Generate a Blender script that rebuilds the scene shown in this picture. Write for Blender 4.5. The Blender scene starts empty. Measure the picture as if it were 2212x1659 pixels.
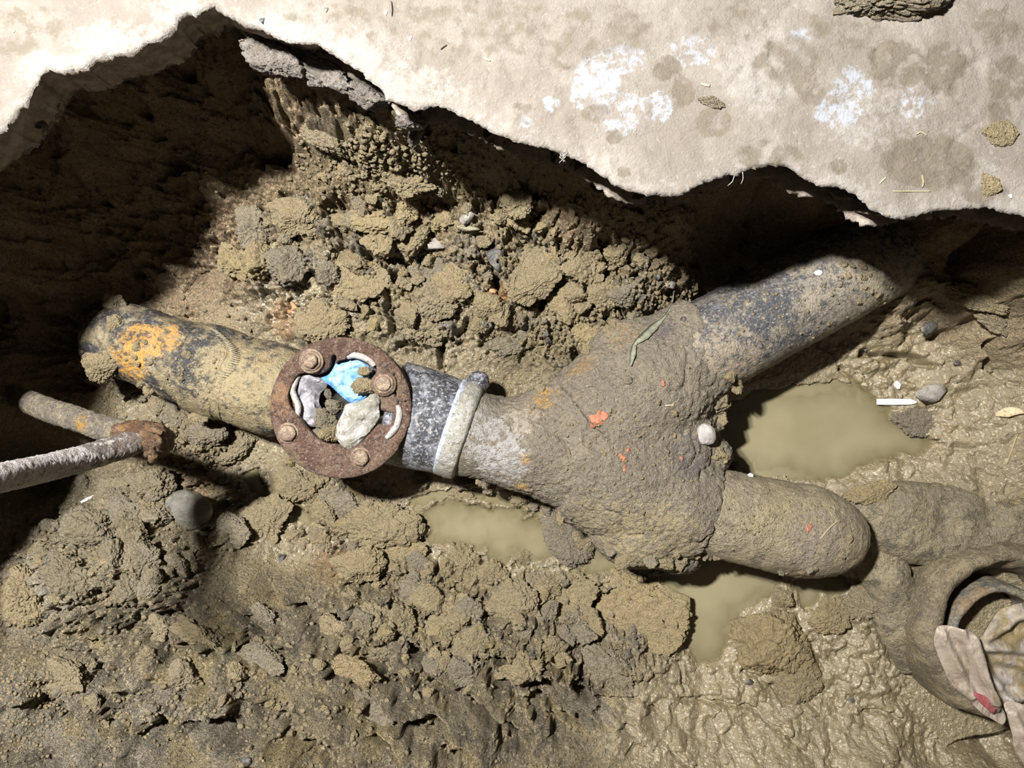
import bpy, bmesh, math, random
import numpy as np
from mathutils import Vector, Matrix, Euler, geometry
from mathutils.bvhtree import BVHTree

# ------------------------------------------------------------------ camera, light, exposure
SC = bpy.context.scene
COL = SC.collection
HC = 0.78                 # camera height above the slab top (z = 0)
F = 1663.0                # focal length in pixels of the 2212 px wide frame
cam_d = bpy.data.cameras.new('camera')
cam_d.sensor_width = 36.0
cam_d.lens = 36.0 * F / 2212.0
cam_d.clip_start = 0.01
cam = bpy.data.objects.new('camera', cam_d)
cam.location = (0, 0, HC)
COL.objects.link(cam)
SC.camera = cam

SC.view_settings.view_transform = 'Standard'
SC.view_settings.look = 'None'
SC.view_settings.gamma = 1.0
SC.view_settings.use_curve_mapping = False
SC.view_settings.exposure = 0.0

world = bpy.data.worlds.new('basement_dark')
SC.world = world
world.use_nodes = True
world.node_tree.nodes['Background'].inputs[0].default_value = (1.0, 0.86, 0.68, 1)
world.node_tree.nodes['Background'].inputs[1].default_value = 0.075

LIGHT_POS = Vector((-0.68, 0.50, 1.45))
LIGHT_AIM = Vector((0.12, -0.05, -0.25))
LIGHT_W = 66.0
for k in (-1, 1):         # the two LED panels of a work lamp standing on the slab's upper left
    ld = bpy.data.lights.new('work_lamp', 'AREA')
    ld.shape = 'RECTANGLE'
    ld.size, ld.size_y = 0.05, 0.07
    ld.energy = LIGHT_W
    ld.color = (1.0, 0.98, 0.95)
    lo = bpy.data.objects.new('work_lamp', ld)
    lo.location = LIGHT_POS + Vector((k * 0.04, k * 0.02, 0))
    lo.rotation_euler = (LIGHT_AIM - LIGHT_POS).to_track_quat('-Z', 'Y').to_euler()
    COL.objects.link(lo)

R = random.Random(7)
def at(px, py, z):
    d = HC - z
    return ((px - 1106) / F * d, (829.5 - py) / F * d, z)
def to_px(x, y, z):
    d = HC - z
    return 1106 + x * F / d, 829.5 - y * F / d

# ------------------------------------------------------------------ noise in numpy
def _h(ix, iy, iz, seed):
    a = (ix.astype(np.uint32) * np.uint32(0x9E3779B1)) ^ (iy.astype(np.uint32) * np.uint32(0x85EBCA77)) ^ \
        (iz.astype(np.uint32) * np.uint32(0xC2B2AE3D)) ^ np.uint32((seed * 0x27D4EB2F) & 0xFFFFFFFF)
    a ^= a >> np.uint32(15); a *= np.uint32(0x2C1B3C6D); a ^= a >> np.uint32(12)
    a *= np.uint32(0x297A2D39); a ^= a >> np.uint32(15)
    return a
def _r(a):
    return (a & np.uint32(0xFFFFFF)).astype(np.float32) / np.float32(0xFFFFFF)
def perlin2(x, y, seed=0):
    x = np.asarray(x, np.float32); y = np.asarray(y, np.float32)
    ix = np.floor(x).astype(np.int64); iy = np.floor(y).astype(np.int64)
    fx = x - ix; fy = y - iy
    u = fx * fx * fx * (fx * (fx * 6 - 15) + 10); v = fy * fy * fy * (fy * (fy * 6 - 15) + 10)
    z0 = np.zeros_like(ix)
    def g(a, b):
        an = _r(_h(ix + a, iy + b, z0, seed)) * np.float32(6.2831853)
        return np.cos(an) * (fx - a) + np.sin(an) * (fy - b)
    n0 = g(0, 0) * (1 - u) + g(1, 0) * u
    n1 = g(0, 1) * (1 - u) + g(1, 1) * u
    return (n0 * (1 - v) + n1 * v) * np.float32(1.5)
def perlin3(x, y, z, seed=0):
    x = np.asarray(x, np.float32); y = np.asarray(y, np.float32); z = np.asarray(z, np.float32)
    ix = np.floor(x).astype(np.int64); iy = np.floor(y).astype(np.int64); iz = np.floor(z).astype(np.int64)
    fx = x - ix; fy = y - iy; fz = z - iz
    s = lambda t: t * t * t * (t * (t * 6 - 15) + 10)
    u, v, w = s(fx), s(fy), s(fz)
    def g(a, b, c):
        h = _h(ix + a, iy + b, iz + c, seed)
        gx = (h & np.uint32(1023)).astype(np.float32) / 511.5 - 1
        gy = ((h >> np.uint32(10)) & np.uint32(1023)).astype(np.float32) / 511.5 - 1
        gz = ((h >> np.uint32(20)) & np.uint32(1023)).astype(np.float32) / 511.5 - 1
        return gx * (fx - a) + gy * (fy - b) + gz * (fz - c)
    L = lambda a, b, t: a + (b - a) * t
    return L(L(L(g(0,0,0), g(1,0,0), u), L(g(0,1,0), g(1,1,0), u), v),
             L(L(g(0,0,1), g(1,0,1), u), L(g(0,1,1), g(1,1,1), u), v), w)
def fbm2(x, y, oct=4, seed=0, gain=0.5):
    t = 0; a = 1.0; f = 1.0
    for o in range(oct):
        t = t + a * perlin2(x * f, y * f, seed + o * 13); a *= gain; f *= 2.07
    return t
def fbm3(P, f, oct=4, seed=0, gain=0.5):
    t = 0; a = 1.0
    for o in range(oct):
        t = t + a * perlin3(P[:, 0] * f, P[:, 1] * f, P[:, 2] * f, seed + o * 13); a *= gain; f *= 2.07
    return t
def worley2(x, y, seed=0):
    x = np.asarray(x, np.float32); y = np.asarray(y, np.float32)
    ix = np.floor(x).astype(np.int64); iy = np.floor(y).astype(np.int64)
    f1 = np.full(x.shape, 9, np.float32); f2 = np.full(x.shape, 9, np.float32); idv = np.zeros(x.shape, np.float32)
    z0 = np.zeros_like(ix)
    for a in (-1, 0, 1):
        for b in (-1, 0, 1):
            h = _h(ix + a, iy + b, z0, seed); h2 = _h(ix + a, iy + b, z0 + 7, seed)
            px = ix + a + 0.08 + 0.84 * _r(h); py = iy + b + 0.08 + 0.84 * _r(h2)
            d = np.sqrt((px - x) ** 2 + (py - y) ** 2).astype(np.float32)
            c = d < f1
            f2 = np.where(c, f1, np.minimum(f2, d)); idv = np.where(c, _r(h ^ (h2 >> np.uint32(3))), idv); f1 = np.where(c, d, f1)
    return f1, f2, idv
def sm(e0, e1, x):
    t = np.clip((x - e0) / (e1 - e0), 0, 1)
    return t * t * (3 - 2 * t)
def seg_dist(X, Y, pts, closed=False):
    d = np.full(X.shape, 1e9, np.float32)
    n = len(pts)
    for i in range(n if closed else n - 1):
        ax, ay = pts[i][:2]; bx, by = pts[(i + 1) % n][:2]
        vx, vy = bx - ax, by - ay
        t = np.clip(((X - ax) * vx + (Y - ay) * vy) / (vx * vx + vy * vy + 1e-12), 0, 1)
        d = np.minimum(d, (X - ax - t * vx) ** 2 + (Y - ay - t * vy) ** 2)
    return np.sqrt(d)
def inside(X, Y, pts):
    c = np.zeros(X.shape, bool); n = len(pts)
    for i in range(n):
        ax, ay = pts[i][:2]; bx, by = pts[(i + 1) % n][:2]
        if ay == by: continue
        m = ((ay > Y) != (by > Y)) & (X < (bx - ax) * (Y - ay) / (by - ay) + ax)
        c ^= m
    return c
def sdf(X, Y, pts):          # > 0 inside
    d = seg_dist(X, Y, pts, True)
    return np.where(inside(X, Y, pts), d, -d)
def dense(pts, step, closed=True):
    out = []; n = len(pts)
    for i in range(n if closed else n - 1):
        a = Vector(pts[i]); b = Vector(pts[(i + 1) % n])
        k = max(1, int(round((b - a).length / step)))
        for j in range(k): out.append(tuple(a.lerp(b, j / k)))
    if not closed: out.append(tuple(pts[-1]))
    return out
def catmull(pts, n, closed=False):
    pts = [np.array(p, float) for p in pts]; out = []; m = len(pts)
    for i in range(m if closed else m - 1):
        if closed: p0, p1, p2, p3 = pts[i - 1], pts[i], pts[(i + 1) % m], pts[(i + 2) % m]
        else: p0, p1, p2, p3 = pts[max(i - 1, 0)], pts[i], pts[i + 1], pts[min(i + 2, m - 1)]
        for k in range(n):
            t = k / n
            out.append(0.5 * (2 * p1 + (p2 - p0) * t + (2 * p0 - 5 * p1 + 4 * p2 - p3) * t * t + (3 * p1 - p0 - 3 * p2 + p3) * t ** 3))
    if not closed: out.append(pts[-1])
    return out

# ------------------------------------------------------------------ objects
def tag(o, label=None, cat=None, group=None, kind=None):
    if label: o['label'] = label
    if cat: o['category'] = cat
    if group: o['group'] = group
    if kind: o['kind'] = kind
    return o
def empty(name, loc, label, cat, group=None):
    o = bpy.data.objects.new(name, None); o.empty_display_size = 0.03
    o.location = loc; COL.objects.link(o)
    return tag(o, label, cat, group)
def link(name, me, mat=None, parent=None, smooth=True):
    o = bpy.data.objects.new(name, me); COL.objects.link(o)
    if mat and not me.materials: me.materials.append(mat)
    if parent:
        o.parent = parent
        o.matrix_parent_inverse = Matrix.Translation(parent.location).inverted()
    if smooth: me.polygons.foreach_set('use_smooth', [True] * len(me.polygons))
    return o
def mesh(V, Fc):
    me = bpy.data.meshes.new('m')
    V = V.tolist() if hasattr(V, 'tolist') else V
    me.from_pydata(V, [], Fc); me.update()
    return me
def mk(name, V, Fc, mat, parent=None, smooth=True):
    me = mesh(V, Fc); me.name = name
    return link(name, me, mat, parent, smooth)
def recentre(o, loc):
    loc = Vector(loc)
    n = len(o.data.vertices); a = np.empty(n * 3, np.float32); o.data.vertices.foreach_get('co', a)
    a = a.reshape(-1, 3) - np.array(loc, np.float32); o.data.vertices.foreach_set('co', a.ravel()); o.data.update()
    o.location = loc
    return o
def merge(parts):
    V = []; Fc = []; k = 0
    for v, f in parts:
        v = np.asarray(v); V.append(v); Fc += [tuple(i + k for i in q) for q in f]; k += len(v)
    return np.concatenate(V), Fc
def tube(path, radii, seg=48, step=0.003, caps=True, amp=0.0, nf=40, seed=0, squash=1.0, amp2=0.0, nf2=160):
    """swept tube; path and radii are splined"""
    pr = [tuple(p) + (r,) for p, r in zip(path, radii)]
    L = sum((Vector(path[i + 1]) - Vector(path[i])).length for i in range(len(path) - 1))
    n = max(2, int(L / step / (len(path) - 1)))
    c = np.array(catmull(pr, n)); P = c[:, :3]; r = c[:, 3]
    T = np.gradient(P, axis=0); T /= np.linalg.norm(T, axis=1)[:, None] + 1e-12
    up = np.array([0, 0, 1.0])
    if abs(T[:, 2]).max() > 0.95: up = np.array([0.0, 1.0, 0.0])
    A = np.cross(T, up); A /= np.linalg.norm(A, axis=1)[:, None] + 1e-12
    B = np.cross(A, T)
    an = np.linspace(0, 2 * np.pi, seg, endpoint=False)
    D = A[:, None, :] * np.cos(an)[None, :, None] + B[:, None, :] * np.sin(an)[None, :, None] * squash
    V = P[:, None, :] + D * r[:, None, None]
    V = V.reshape(-1, 3); N = D.reshape(-1, 3)
    if amp: V = V + N * (amp * fbm3(V, nf, 3, seed))[:, None]
    if amp2: V = V + N * (amp2 * np.abs(fbm3(V, nf2, 2, seed + 5)))[:, None]
    m = len(P); Fc = []
    for i in range(m - 1):
        for j in range(seg):
            k = (j + 1) % seg
            Fc.append((i * seg + j, i * seg + k, (i + 1) * seg + k, (i + 1) * seg + j))
    if caps:
        V = np.vstack([V, P[:1], P[-1:]]); a = m * seg
        for j in range(seg):
            k = (j + 1) % seg
            Fc.append((a, k, j)); Fc.append((a + 1, (m - 1) * seg + j, (m - 1) * seg + k))
    return V, Fc
def sphere(sub):
    bm = bmesh.new(); bmesh.ops.create_icosphere(bm, subdivisions=sub, radius=1)
    V = np.array([v.co[:] for v in bm.verts]); Fc = [tuple(v.index for v in f.verts) for f in bm.faces]; bm.free()
    return V, Fc
_SPH = {}; NTOP = [0]
def sph(sub):
    if sub not in _SPH: _SPH[sub] = sphere(sub)
    return _SPH[sub]
def plate(outer, holes, space, ztop, thick, edge_rows=3, edge_noise=0.0, seed=1, slope=0.0, far=None, bottom=True):
    """solid sheet with outline and holes; ztop(X, Y, dist_to_edge) gives its relief"""
    rr = np.random.RandomState(seed)
    loops = [outer] + list(holes)
    pts = []; edges = []
    for lp in loops:
        k = len(pts); pts += [Vector(p[:2]) for p in lp]
        edges += [(k + i, k + (i + 1) % len(lp)) for i in range(len(lp))]
    nb = len(pts)
    xs = [p.x for p in pts]; ys = [p.y for p in pts]
    gx = np.arange(min(xs), max(xs), space); gy = np.arange(min(ys), max(ys), space)
    X, Y = np.meshgrid(gx, gy); X = X.ravel() + (rr.rand(X.size) - .5) * space * .6; Y = Y.ravel() + (rr.rand(Y.size) - .5) * space * .6
    ok = inside(X, Y, outer)
    for h in holes: ok &= ~inside(X, Y, h)
    X, Y = X[ok], Y[ok]
    if far is not None:
        k = far(X, Y, rr); X, Y = X[k], Y[k]
    d = np.full(X.shape, 1e9)
    for lp in loops: d = np.minimum(d, seg_dist(X, Y, lp, True))
    k = d > space * .45; X, Y = X[k], Y[k]
    pts += [Vector((float(a), float(b))) for a, b in zip(X, Y)]
    res = geometry.delaunay_2d_cdt(pts, edges, [], 0, 1e-7)
    v2 = np.array([p[:] for p in res[0]]); tri = np.array([f for f in res[2] if len(f) == 3])
    c = v2[tri].mean(axis=1)
    ok = inside(c[:, 0], c[:, 1], outer)
    for h in holes: ok &= ~inside(c[:, 0], c[:, 1], h)
    tri = tri[ok]
    d = np.full(len(v2), 1e9)
    for lp in loops: d = np.minimum(d, seg_dist(v2[:, 0], v2[:, 1], lp, True))
    z = ztop(v2[:, 0], v2[:, 1], d)
    V = np.column_stack([v2, z]); Fc = [tuple(t) for t in tri.tolist()]
    n = len(V); NTOP[0] = n
    # boundary edges of the kept triangles
    cnt = {}
    for t in Fc:
        for i in range(3):
            e = (t[i], t[(i + 1) % 3]); cnt[e] = 1
    bnd = [e for e in cnt if (e[1], e[0]) not in cnt]
    bv = sorted(set(i for e in bnd for i in e)); idx = {b: i for i, b in enumerate(bv)}
    # outward normals
    nrm = np.zeros((n, 2))
    for a, b in bnd:
        t = v2[b] - v2[a]; m = np.array([t[1], -t[0]]); m /= np.linalg.norm(m) + 1e-12
        nrm[a] += m; nrm[b] += m
    nb_ = nrm[bv]; nb_ /= np.linalg.norm(nb_, axis=1)[:, None] + 1e-9
    base = V[bv]; prev = list(bv); rows = [base]
    allV = [V]; off = n
    for rw in range(1, edge_rows + 1):
        t = rw / edge_rows
        q = base.copy(); q[:, 2] = base[:, 2] - thick * t
        sh = -(slope(base) if callable(slope) else slope) * t
        if edge_noise: sh = sh + edge_noise * fbm3(q, 45, 3, seed + 3) * (1 if rw < edge_rows or not bottom else 1)
        q[:, :2] += nb_ * (np.ones(len(q)) * sh)[:, None]
        allV.append(q); cur = list(range(off, off + len(q))); off += len(q)
        pm = {b: p for b, p in zip(bv, prev)}; cm = {b: p for b, p in zip(bv, cur)}
        for a, b in bnd: Fc.append((pm[b], pm[a], cm[a], cm[b]))
        prev = cur
    if bottom:
        low = V.copy(); low[:, 2] -= thick
        inn = [i for i in range(n) if i not in idx]
        mp = {b: p for b, p in zip(bv, prev)}
        for i in inn: mp[i] = off; off += 1
        allV.append(low[inn])
        for t in tri.tolist(): Fc.append((mp[t[2]], mp[t[1]], mp[t[0]]))
    return np.concatenate(allV), Fc

# ------------------------------------------------------------------ materials
class NG:
    def __init__(s, name):
        s.m = bpy.data.materials.new(name); s.m.use_nodes = True
        s.t = s.m.node_tree; s.n = s.t.nodes; s.n.clear()
        s.out = s.n.new('ShaderNodeOutputMaterial')
        s.pos = s.n.new('ShaderNodeNewGeometry').outputs['Position']
    def l(s, a, b):
        if isinstance(a, bpy.types.NodeSocket): s.t.links.new(a, b)
        else:
            if b.type == 'RGBA' and len(a) == 3: a = tuple(a) + (1,)
            b.default_value = a
    def noise(s, scale, detail=3, rough=.55, dist=0, vec=None, col=False):
        n = s.n.new('ShaderNodeTexNoise'); n.inputs['Scale'].default_value = scale; n.inputs['Detail'].default_value = detail
        n.inputs['Roughness'].default_value = rough; n.inputs['Distortion'].default_value = dist
        s.t.links.new(vec or s.pos, n.inputs['Vector']); return n.outputs['Color' if col else 'Fac']
    def vor(s, scale, feat='F1', vec=None, rnd=1.0, out='Distance'):
        n = s.n.new('ShaderNodeTexVoronoi'); n.feature = feat; n.inputs['Scale'].default_value = scale
        n.inputs['Randomness'].default_value = rnd
        s.t.links.new(vec or s.pos, n.inputs['Vector']); return n.outputs[out]
    def ramp(s, fac, e0, e1, v0=0, v1=1):
        n = s.n.new('ShaderNodeMapRange'); n.clamp = True; n.interpolation_type = 'SMOOTHSTEP'
        s.l(fac, n.inputs[0]); n.inputs[1].default_value = e0; n.inputs[2].default_value = e1
        n.inputs[3].default_value = v0; n.inputs[4].default_value = v1; return n.outputs[0]
    def mix(s, f, a, b, mode='MIX'):
        n = s.n.new('ShaderNodeMix'); n.data_type = 'RGBA'; n.blend_type = mode
        s.l(f, n.inputs['Factor']); s.l(a, n.inputs[6]); s.l(b, n.inputs[7]); return n.outputs[2]
    def math(s, op, a, b=None):
        n = s.n.new('ShaderNodeMath'); n.operation = op; s.l(a, n.inputs[0])
        if b is not None: s.l(b, n.inputs[1])
        return n.outputs[0]
    def attr(s, name, what='Fac'):
        n = s.n.new('ShaderNodeAttribute'); n.attribute_name = name; return n.outputs[what]
    def objrand(s):
        return s.n.new('ShaderNodeObjectInfo').outputs['Random']
    def mapv(s, sc=(1, 1, 1), rot=(0, 0, 0), vec=None):
        n = s.n.new('ShaderNodeMapping'); n.inputs['Scale'].default_value = sc; n.inputs['Rotation'].default_value = rot
        s.t.links.new(vec or s.pos, n.inputs['Vector']); return n.outputs[0]
    def spot(s, c, r, edge=.45, warp=.5, wscale=60):
        """round blotch with a ragged edge about the point c"""
        d = s.n.new('ShaderNodeVectorMath'); d.operation = 'DISTANCE'; s.t.links.new(s.pos, d.inputs[0]); d.inputs[1].default_value = c
        q = s.math('DIVIDE', d.outputs['Value'], r)
        w = s.math('MULTIPLY', s.math('SUBTRACT', s.noise(wscale, 6, .74), .5), warp * 2.6)
        return s.ramp(s.math('ADD', q, w), 1 + edge * .5, 1 - edge * .5)
    def bump(s, h, dist, strength=1.0, nrm=None):
        n = s.n.new('ShaderNodeBump'); n.inputs['Distance'].default_value = dist; s.l(strength, n.inputs['Strength'])
        s.l(h, n.inputs['Height'])
        if nrm: s.t.links.new(nrm, n.inputs['Normal'])
        return n.outputs[0]
    def bsdf(s, col, rough=.7, nrm=None, metal=0, spec=.5, **kw):
        n = s.n.new('ShaderNodeBsdfPrincipled'); s.l(col, n.inputs['Base Color']); s.l(rough, n.inputs['Roughness'])
        s.l(metal, n.inputs['Metallic']); s.l(spec, n.inputs['Specular IOR Level'])
        if nrm: s.t.links.new(nrm, n.inputs['Normal'])
        for k, v in kw.items(): s.l(v, n.inputs[k.replace('_', ' ')])
        return n.outputs[0]
    def mixsh(s, f, a, b):
        n = s.n.new('ShaderNodeMixShader'); s.l(f, n.inputs[0]); s.t.links.new(a, n.inputs[1]); s.t.links.new(b, n.inputs[2]); return n.outputs[0]
    def done(s, sh):
        s.t.links.new(sh, s.out.inputs['Surface']); return s.m

YEL = (0.31, 0.248, 0.138); GRY = (0.235, 0.19, 0.12); DRK = (0.07, 0.062, 0.05); RUST = (0.36, 0.15, 0.035); PALE = (0.46, 0.39, 0.27)

def mud_mat(name, use_attr=True, base=YEL, wet=.35, fine=1.0):
    g = NG(name)
    col = g.attr('albedo', 'Color') if use_attr else base
    w = g.attr('wet') if use_attr else wet
    col = g.mix(g.ramp(w, .25, .95, 0, .58), col, (.10, .08, .045))     # wet clay is darker; the tone also stands in for lamp falloff at right
    n1 = g.noise(28, 5, .62); n2 = g.noise(140, 4, .65); n3 = g.noise(520, 3, .6)
    col = g.mix(g.ramp(n1, .35, .68, 0, .5), col, g.mix(.75, col, GRY))
    col = g.mix(g.ramp(n2, .55, .72, 0, .55), col, g.mix(.6, col, PALE))
    col = g.mix(g.ramp(n2, .46, .30, 0, .5), col, g.mix(.8, col, (.10, .085, .055)))
    sp = g.vor(330, 'F1', out='Color')
    grain = g.n.new('ShaderNodeSeparateColor'); g.t.links.new(sp, grain.inputs[0])
    col = g.mix(g.ramp(grain.outputs[0], .86, .90, 0, .6), col, g.mix(.5, DRK, GRY))
    col = g.mix(g.ramp(grain.outputs[1], .90, .94, 0, .6), col, PALE)
    col = g.mix(g.ramp(n3, .3, .7, .0, .35), g.mix(.28, col, (0.02, .016, .01)), col) if False else col
    # relief below the mesh's own
    b1 = g.bump(g.noise(105, 5, .64), .012 * fine, g.math('SUBTRACT', 1.0, g.math('MULTIPLY', w, .62)))
    b2 = g.bump(g.noise(420, 3, .6), .0028 * fine, g.math('SUBTRACT', 1.0, g.math('MULTIPLY', w, .6)), b1)
    rough = g.math('SUBTRACT', .86, g.math('MULTIPLY', w, .66))
    rough = g.math('ADD', rough, g.math('MULTIPLY', g.math('SUBTRACT', g.noise(60, 2), .5), .22))
    rough = g.math('MAXIMUM', rough, .14)
    return g.done(g.bsdf(col, rough, b2, spec=g.math('ADD', .1, g.math('MULTIPLY', w, .6)), Coat_Weight=g.ramp(w, .25, .8, 0, .65), Coat_Roughness=.13, Coat_Normal=b1))
M = {}
M['mud'] = mud_mat('wet_clay_mud')
def clod_mat(name, a, b, wet):
    g = NG(name)
    r = g.objrand()
    col = g.mix(r, a, b)
    r2 = g.math('FRACT', g.math('MULTIPLY', r, 7.31))
    col = g.mix(g.ramp(r2, .6, 1.0, 0, .5), col, (.235, .20, .14))
    col = g.mix(g.ramp(r2, .25, .0, 0, .5), col, (.35, .265, .125))
    n1 = g.noise(45, 5, .6); n2 = g.noise(190, 4, .65)
    col = g.mix(g.ramp(n1, .4, .66, 0, .6), col, g.mix(.7, col, GRY))
    col = g.mix(g.ramp(n2, .55, .72, 0, .5), col, g.mix(.55, col, PALE))
    col = g.mix(g.ramp(n2, .44, .28, 0, .5), col, g.mix(.8, col, (.10, .085, .055)))
    b1 = g.bump(g.noise(115, 5, .66), .012, .95); b2 = g.bump(g.noise(430, 3, .6), .0034, .95, b1)
    rough = g.math('ADD', .84 - wet * .55, g.math('MULTIPLY', g.math('SUBTRACT', g.noise(60, 2), .5), .25))
    return g.done(g.bsdf(col, rough, b2, spec=wet * .6, Coat_Weight=wet * .5, Coat_Roughness=.20, Coat_Normal=b1))
M['clod'] = clod_mat('clay_clod', (.295, .236, .132), (.262, .21, .122), .45)
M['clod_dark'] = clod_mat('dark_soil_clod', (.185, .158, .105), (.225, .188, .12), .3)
M['clod_grey'] = clod_mat('grey_clay_clod', (.20, .172, .125), (.25, .215, .15), .35)
M['clod_pale'] = clod_mat('dry_clay_clod', (.33, .28, .185), (.29, .225, .12), .05)
def stone_mat(name, c1, c2, rough=.45):
    g = NG(name)
    col = g.mix(g.ramp(g.noise(90, 4, .6), .38, .64), c1, c2)
    col = g.mix(g.ramp(g.noise(45, 4, .65), .58, .70, 0, .75), col, (.32, .25, .13))
    return g.done(g.bsdf(col, rough, g.bump(g.noise(260, 4, .6), .0025, .7), spec=.5))
M['slate'] = stone_mat('dark_slate_stone', (.045, .042, .038), (.10, .095, .086), .42)
M['grey_stone'] = stone_mat('grey_stone', (.17, .155, .135), (.25, .225, .195), .6)
M['white_stone'] = stone_mat('white_stone', (.62, .60, .57), (.75, .72, .70), .5)
M['brown_stone'] = stone_mat('brown_stone', (.30, .15, .06), (.24, .18, .10), .6)
M['olive_stone'] = stone_mat('olive_stone', (.17, .16, .10), (.22, .19, .11), .5)
M['mortar'] = stone_mat('mortar_lump', (.27, .25, .235), (.38, .36, .34), .75)
def slab_mat():
    g = NG('dusty_concrete')
    st = g.attr('stain'); bl = g.attr('blue'); lt = g.attr('light'); fr = g.attr('fract')
    n1 = g.noise(14, 6, .65); n2 = g.noise(60, 5, .65); n3 = g.noise(330, 3, .6)
    col = g.mix(g.ramp(n1, .36, .66), (.165, .143, .120), (.212, .188, .162))
    # pale lime residue: patchy at a fine scale
    n4 = g.noise(120, 6, .72)
    col = g.mix(g.math('MULTIPLY', g.ramp(g.math('ADD', g.math('ADD', g.math('MULTIPLY', n4, .6), g.math('MULTIPLY', n1, .4)), g.math('MULTIPLY', lt, .16)), .52, .68), .72), col, (.265, .248, .228))
    col = g.mix(g.ramp(n3, .58, .72, 0, .45), col, (.28, .262, .24))
    col = g.mix(g.ramp(n3, .40, .28, 0, .35), col, (.15, .12, .09))
    bf = g.ramp(g.math('ADD', g.math('MULTIPLY', g.math('SUBTRACT', g.math('ADD', g.math('MULTIPLY', n4, .55), g.math('MULTIPLY', n2, .45)), .5), 2.2), bl), .34, .66, 0, .8)
    col = g.mix(bf, col, (.275, .295, .335))
    sf = g.ramp(g.math('ADD', g.math('MULTIPLY', g.math('SUBTRACT', n2, .5), 1.3), st), .34, .58, 0, .85)
    col = g.mix(sf, col, g.mix(g.ramp(n2, .4, .6), (.098, .082, .060), (.13, .11, .082)))
    frc = g.mix(g.ramp(g.noise(70, 5, .65), .36, .66), (.19, .155, .12), (.32, .28, .235))
    col = g.mix(g.ramp(fr, .1, .3), col, frc)
    b = g.bump(g.noise(42, 6, .62), .006, .55); b = g.bump(g.noise(420, 3, .6), .0014, .7, b)
    return g.done(g.bsdf(col, .85, b, spec=.25))
M['slab'] = slab_mat()
def crust_mat(name, layers, rough=.6, bumpd=.004, metal=0, spec=.4, fs=120):
    """layers: base colour, then (noise scale, lo, hi, amount, colour) or ('spot', px, py, z, r, amount, colour)"""
    g = NG(name); col = layers[0]
    for L in layers[1:]:
        if L[0] == 'spot':
            f = g.math('MULTIPLY', g.spot(at(L[1], L[2], L[3]), L[4], .22, 1.0, 85), L[5]); f = g.math('MULTIPLY', f, g.ramp(g.noise(105, 4, .6), .38, .54, .12, 1)); col = g.mix(f, col, L[6])
        else:
            f = g.ramp(g.noise(L[0], 5, .65), L[1], L[2], 0, L[3]); col = g.mix(f, col, L[4])
    b = g.bump(g.noise(fs, 5, .62), bumpd * 1.0, .85); b = g.bump(g.noise(fs * 4, 3, .6), bumpd * .30, .85, b)
    sc = g.n.new('ShaderNodeSeparateColor'); g.t.links.new(g.vor(420, 'F1', out='Color'), sc.inputs[0])
    col = g.mix(g.ramp(sc.outputs[0], .88, .92, 0, .5), col, g.mix(.5, col, (.38, .33, .25))); col = g.mix(g.ramp(sc.outputs[1], .90, .94, 0, .6), col, g.mix(.35, (.03, .026, .022), col))
    r = g.math('ADD', rough, g.math('MULTIPLY', g.math('SUBTRACT', g.noise(80, 3), .5), .4))
    return g.done(g.bsdf(col, r, b, metal, spec))
def plain(name, col, rough=.5, **kw):
    g = NG(name); return g.done(g.bsdf(col, rough, g.bump(g.noise(220, 3), .0012, .5), **kw))

# ------------------------------------------------------------------ broken concrete slab with the hole cut in it
EDGE = [(-60,318),(-25,296),(0,282),(12,262),(34,236),(58,216),(72,190),(84,164),(104,150),(130,154),(156,148),(182,146),(208,126),(246,119),
 (288,113),(318,92),(345,83),(366,64),(380,54),(386,33),(404,25),(422,32),(438,22),(459,8),(468,20),(486,32),(508,38),(526,52),(548,58),(566,66),(590,78),
 (618,92),(648,92),(684,94),(700,106),(724,120),(742,134),(760,144),(788,164),(812,184),(826,196),(832,214),(848,218),(868,224),(890,236),(912,236),(930,229),(946,226),(966,234),
 (990,246),(1016,258),(1040,272),(1070,288),(1098,298),(1120,306),(1148,314),(1178,318),(1206,328),(1232,338),(1262,352),(1288,370),(1310,386),(1330,400),
 (1358,413),(1372,414),(1392,421),(1418,424),(1448,424),(1475,420),(1498,408),(1520,396),(1548,386),(1572,380),(1600,376),(1618,368),(1640,362),
 (1672,357),(1690,357),(1710,363),(1726,376),(1742,386),(1762,398),(1778,403),(1802,403),(1822,406),(1838,416),(1854,422),(1866,436),(1880,450),
 (1900,461),(1920,470),(1942,473),(1966,470),(1990,463),(2026,455),(2060,453),(2100,450),(2140,448),(2170,456),(2212,466),(2260,476)]
HOLE_REST = [(2330,488),(2600,560),(2900,800),(2960,1250),(2900,1700),(2600,2100),(2000,2250),(1300,2200),(700,2080),(200,1960),(-150,1850),(-290,1600),(-320,1200),(-290,850),(-230,560),(-130,380)]
hole = dense([at(x, y, 0)[:2] for x, y in EDGE], .0022, False) + dense([at(x, y, 0)[:2] for x, y in [EDGE[-1]] + HOLE_REST + [EDGE[0]]], .012, False)[1:-1]
hj = []
for (x, y) in hole:
    a = .0016 * float(perlin2(np.array([x * 160]), np.array([y * 160]), 3)[0]) + .0014 * float(perlin2(np.array([x * 420]), np.array([y * 420]), 4)[0])
    b = .0016 * float(perlin2(np.array([x * 160]), np.array([y * 160]), 5)[0]) + .0014 * float(perlin2(np.array([x * 420]), np.array([y * 420]), 6)[0])
    hj.append((x + a, y + b))
hole = hj
outer = dense([(-1.5, -1.4), (1.5, -1.4), (1.5, 1.4), (-1.5, 1.4)], .1)
SLAB_T = .062
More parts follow.
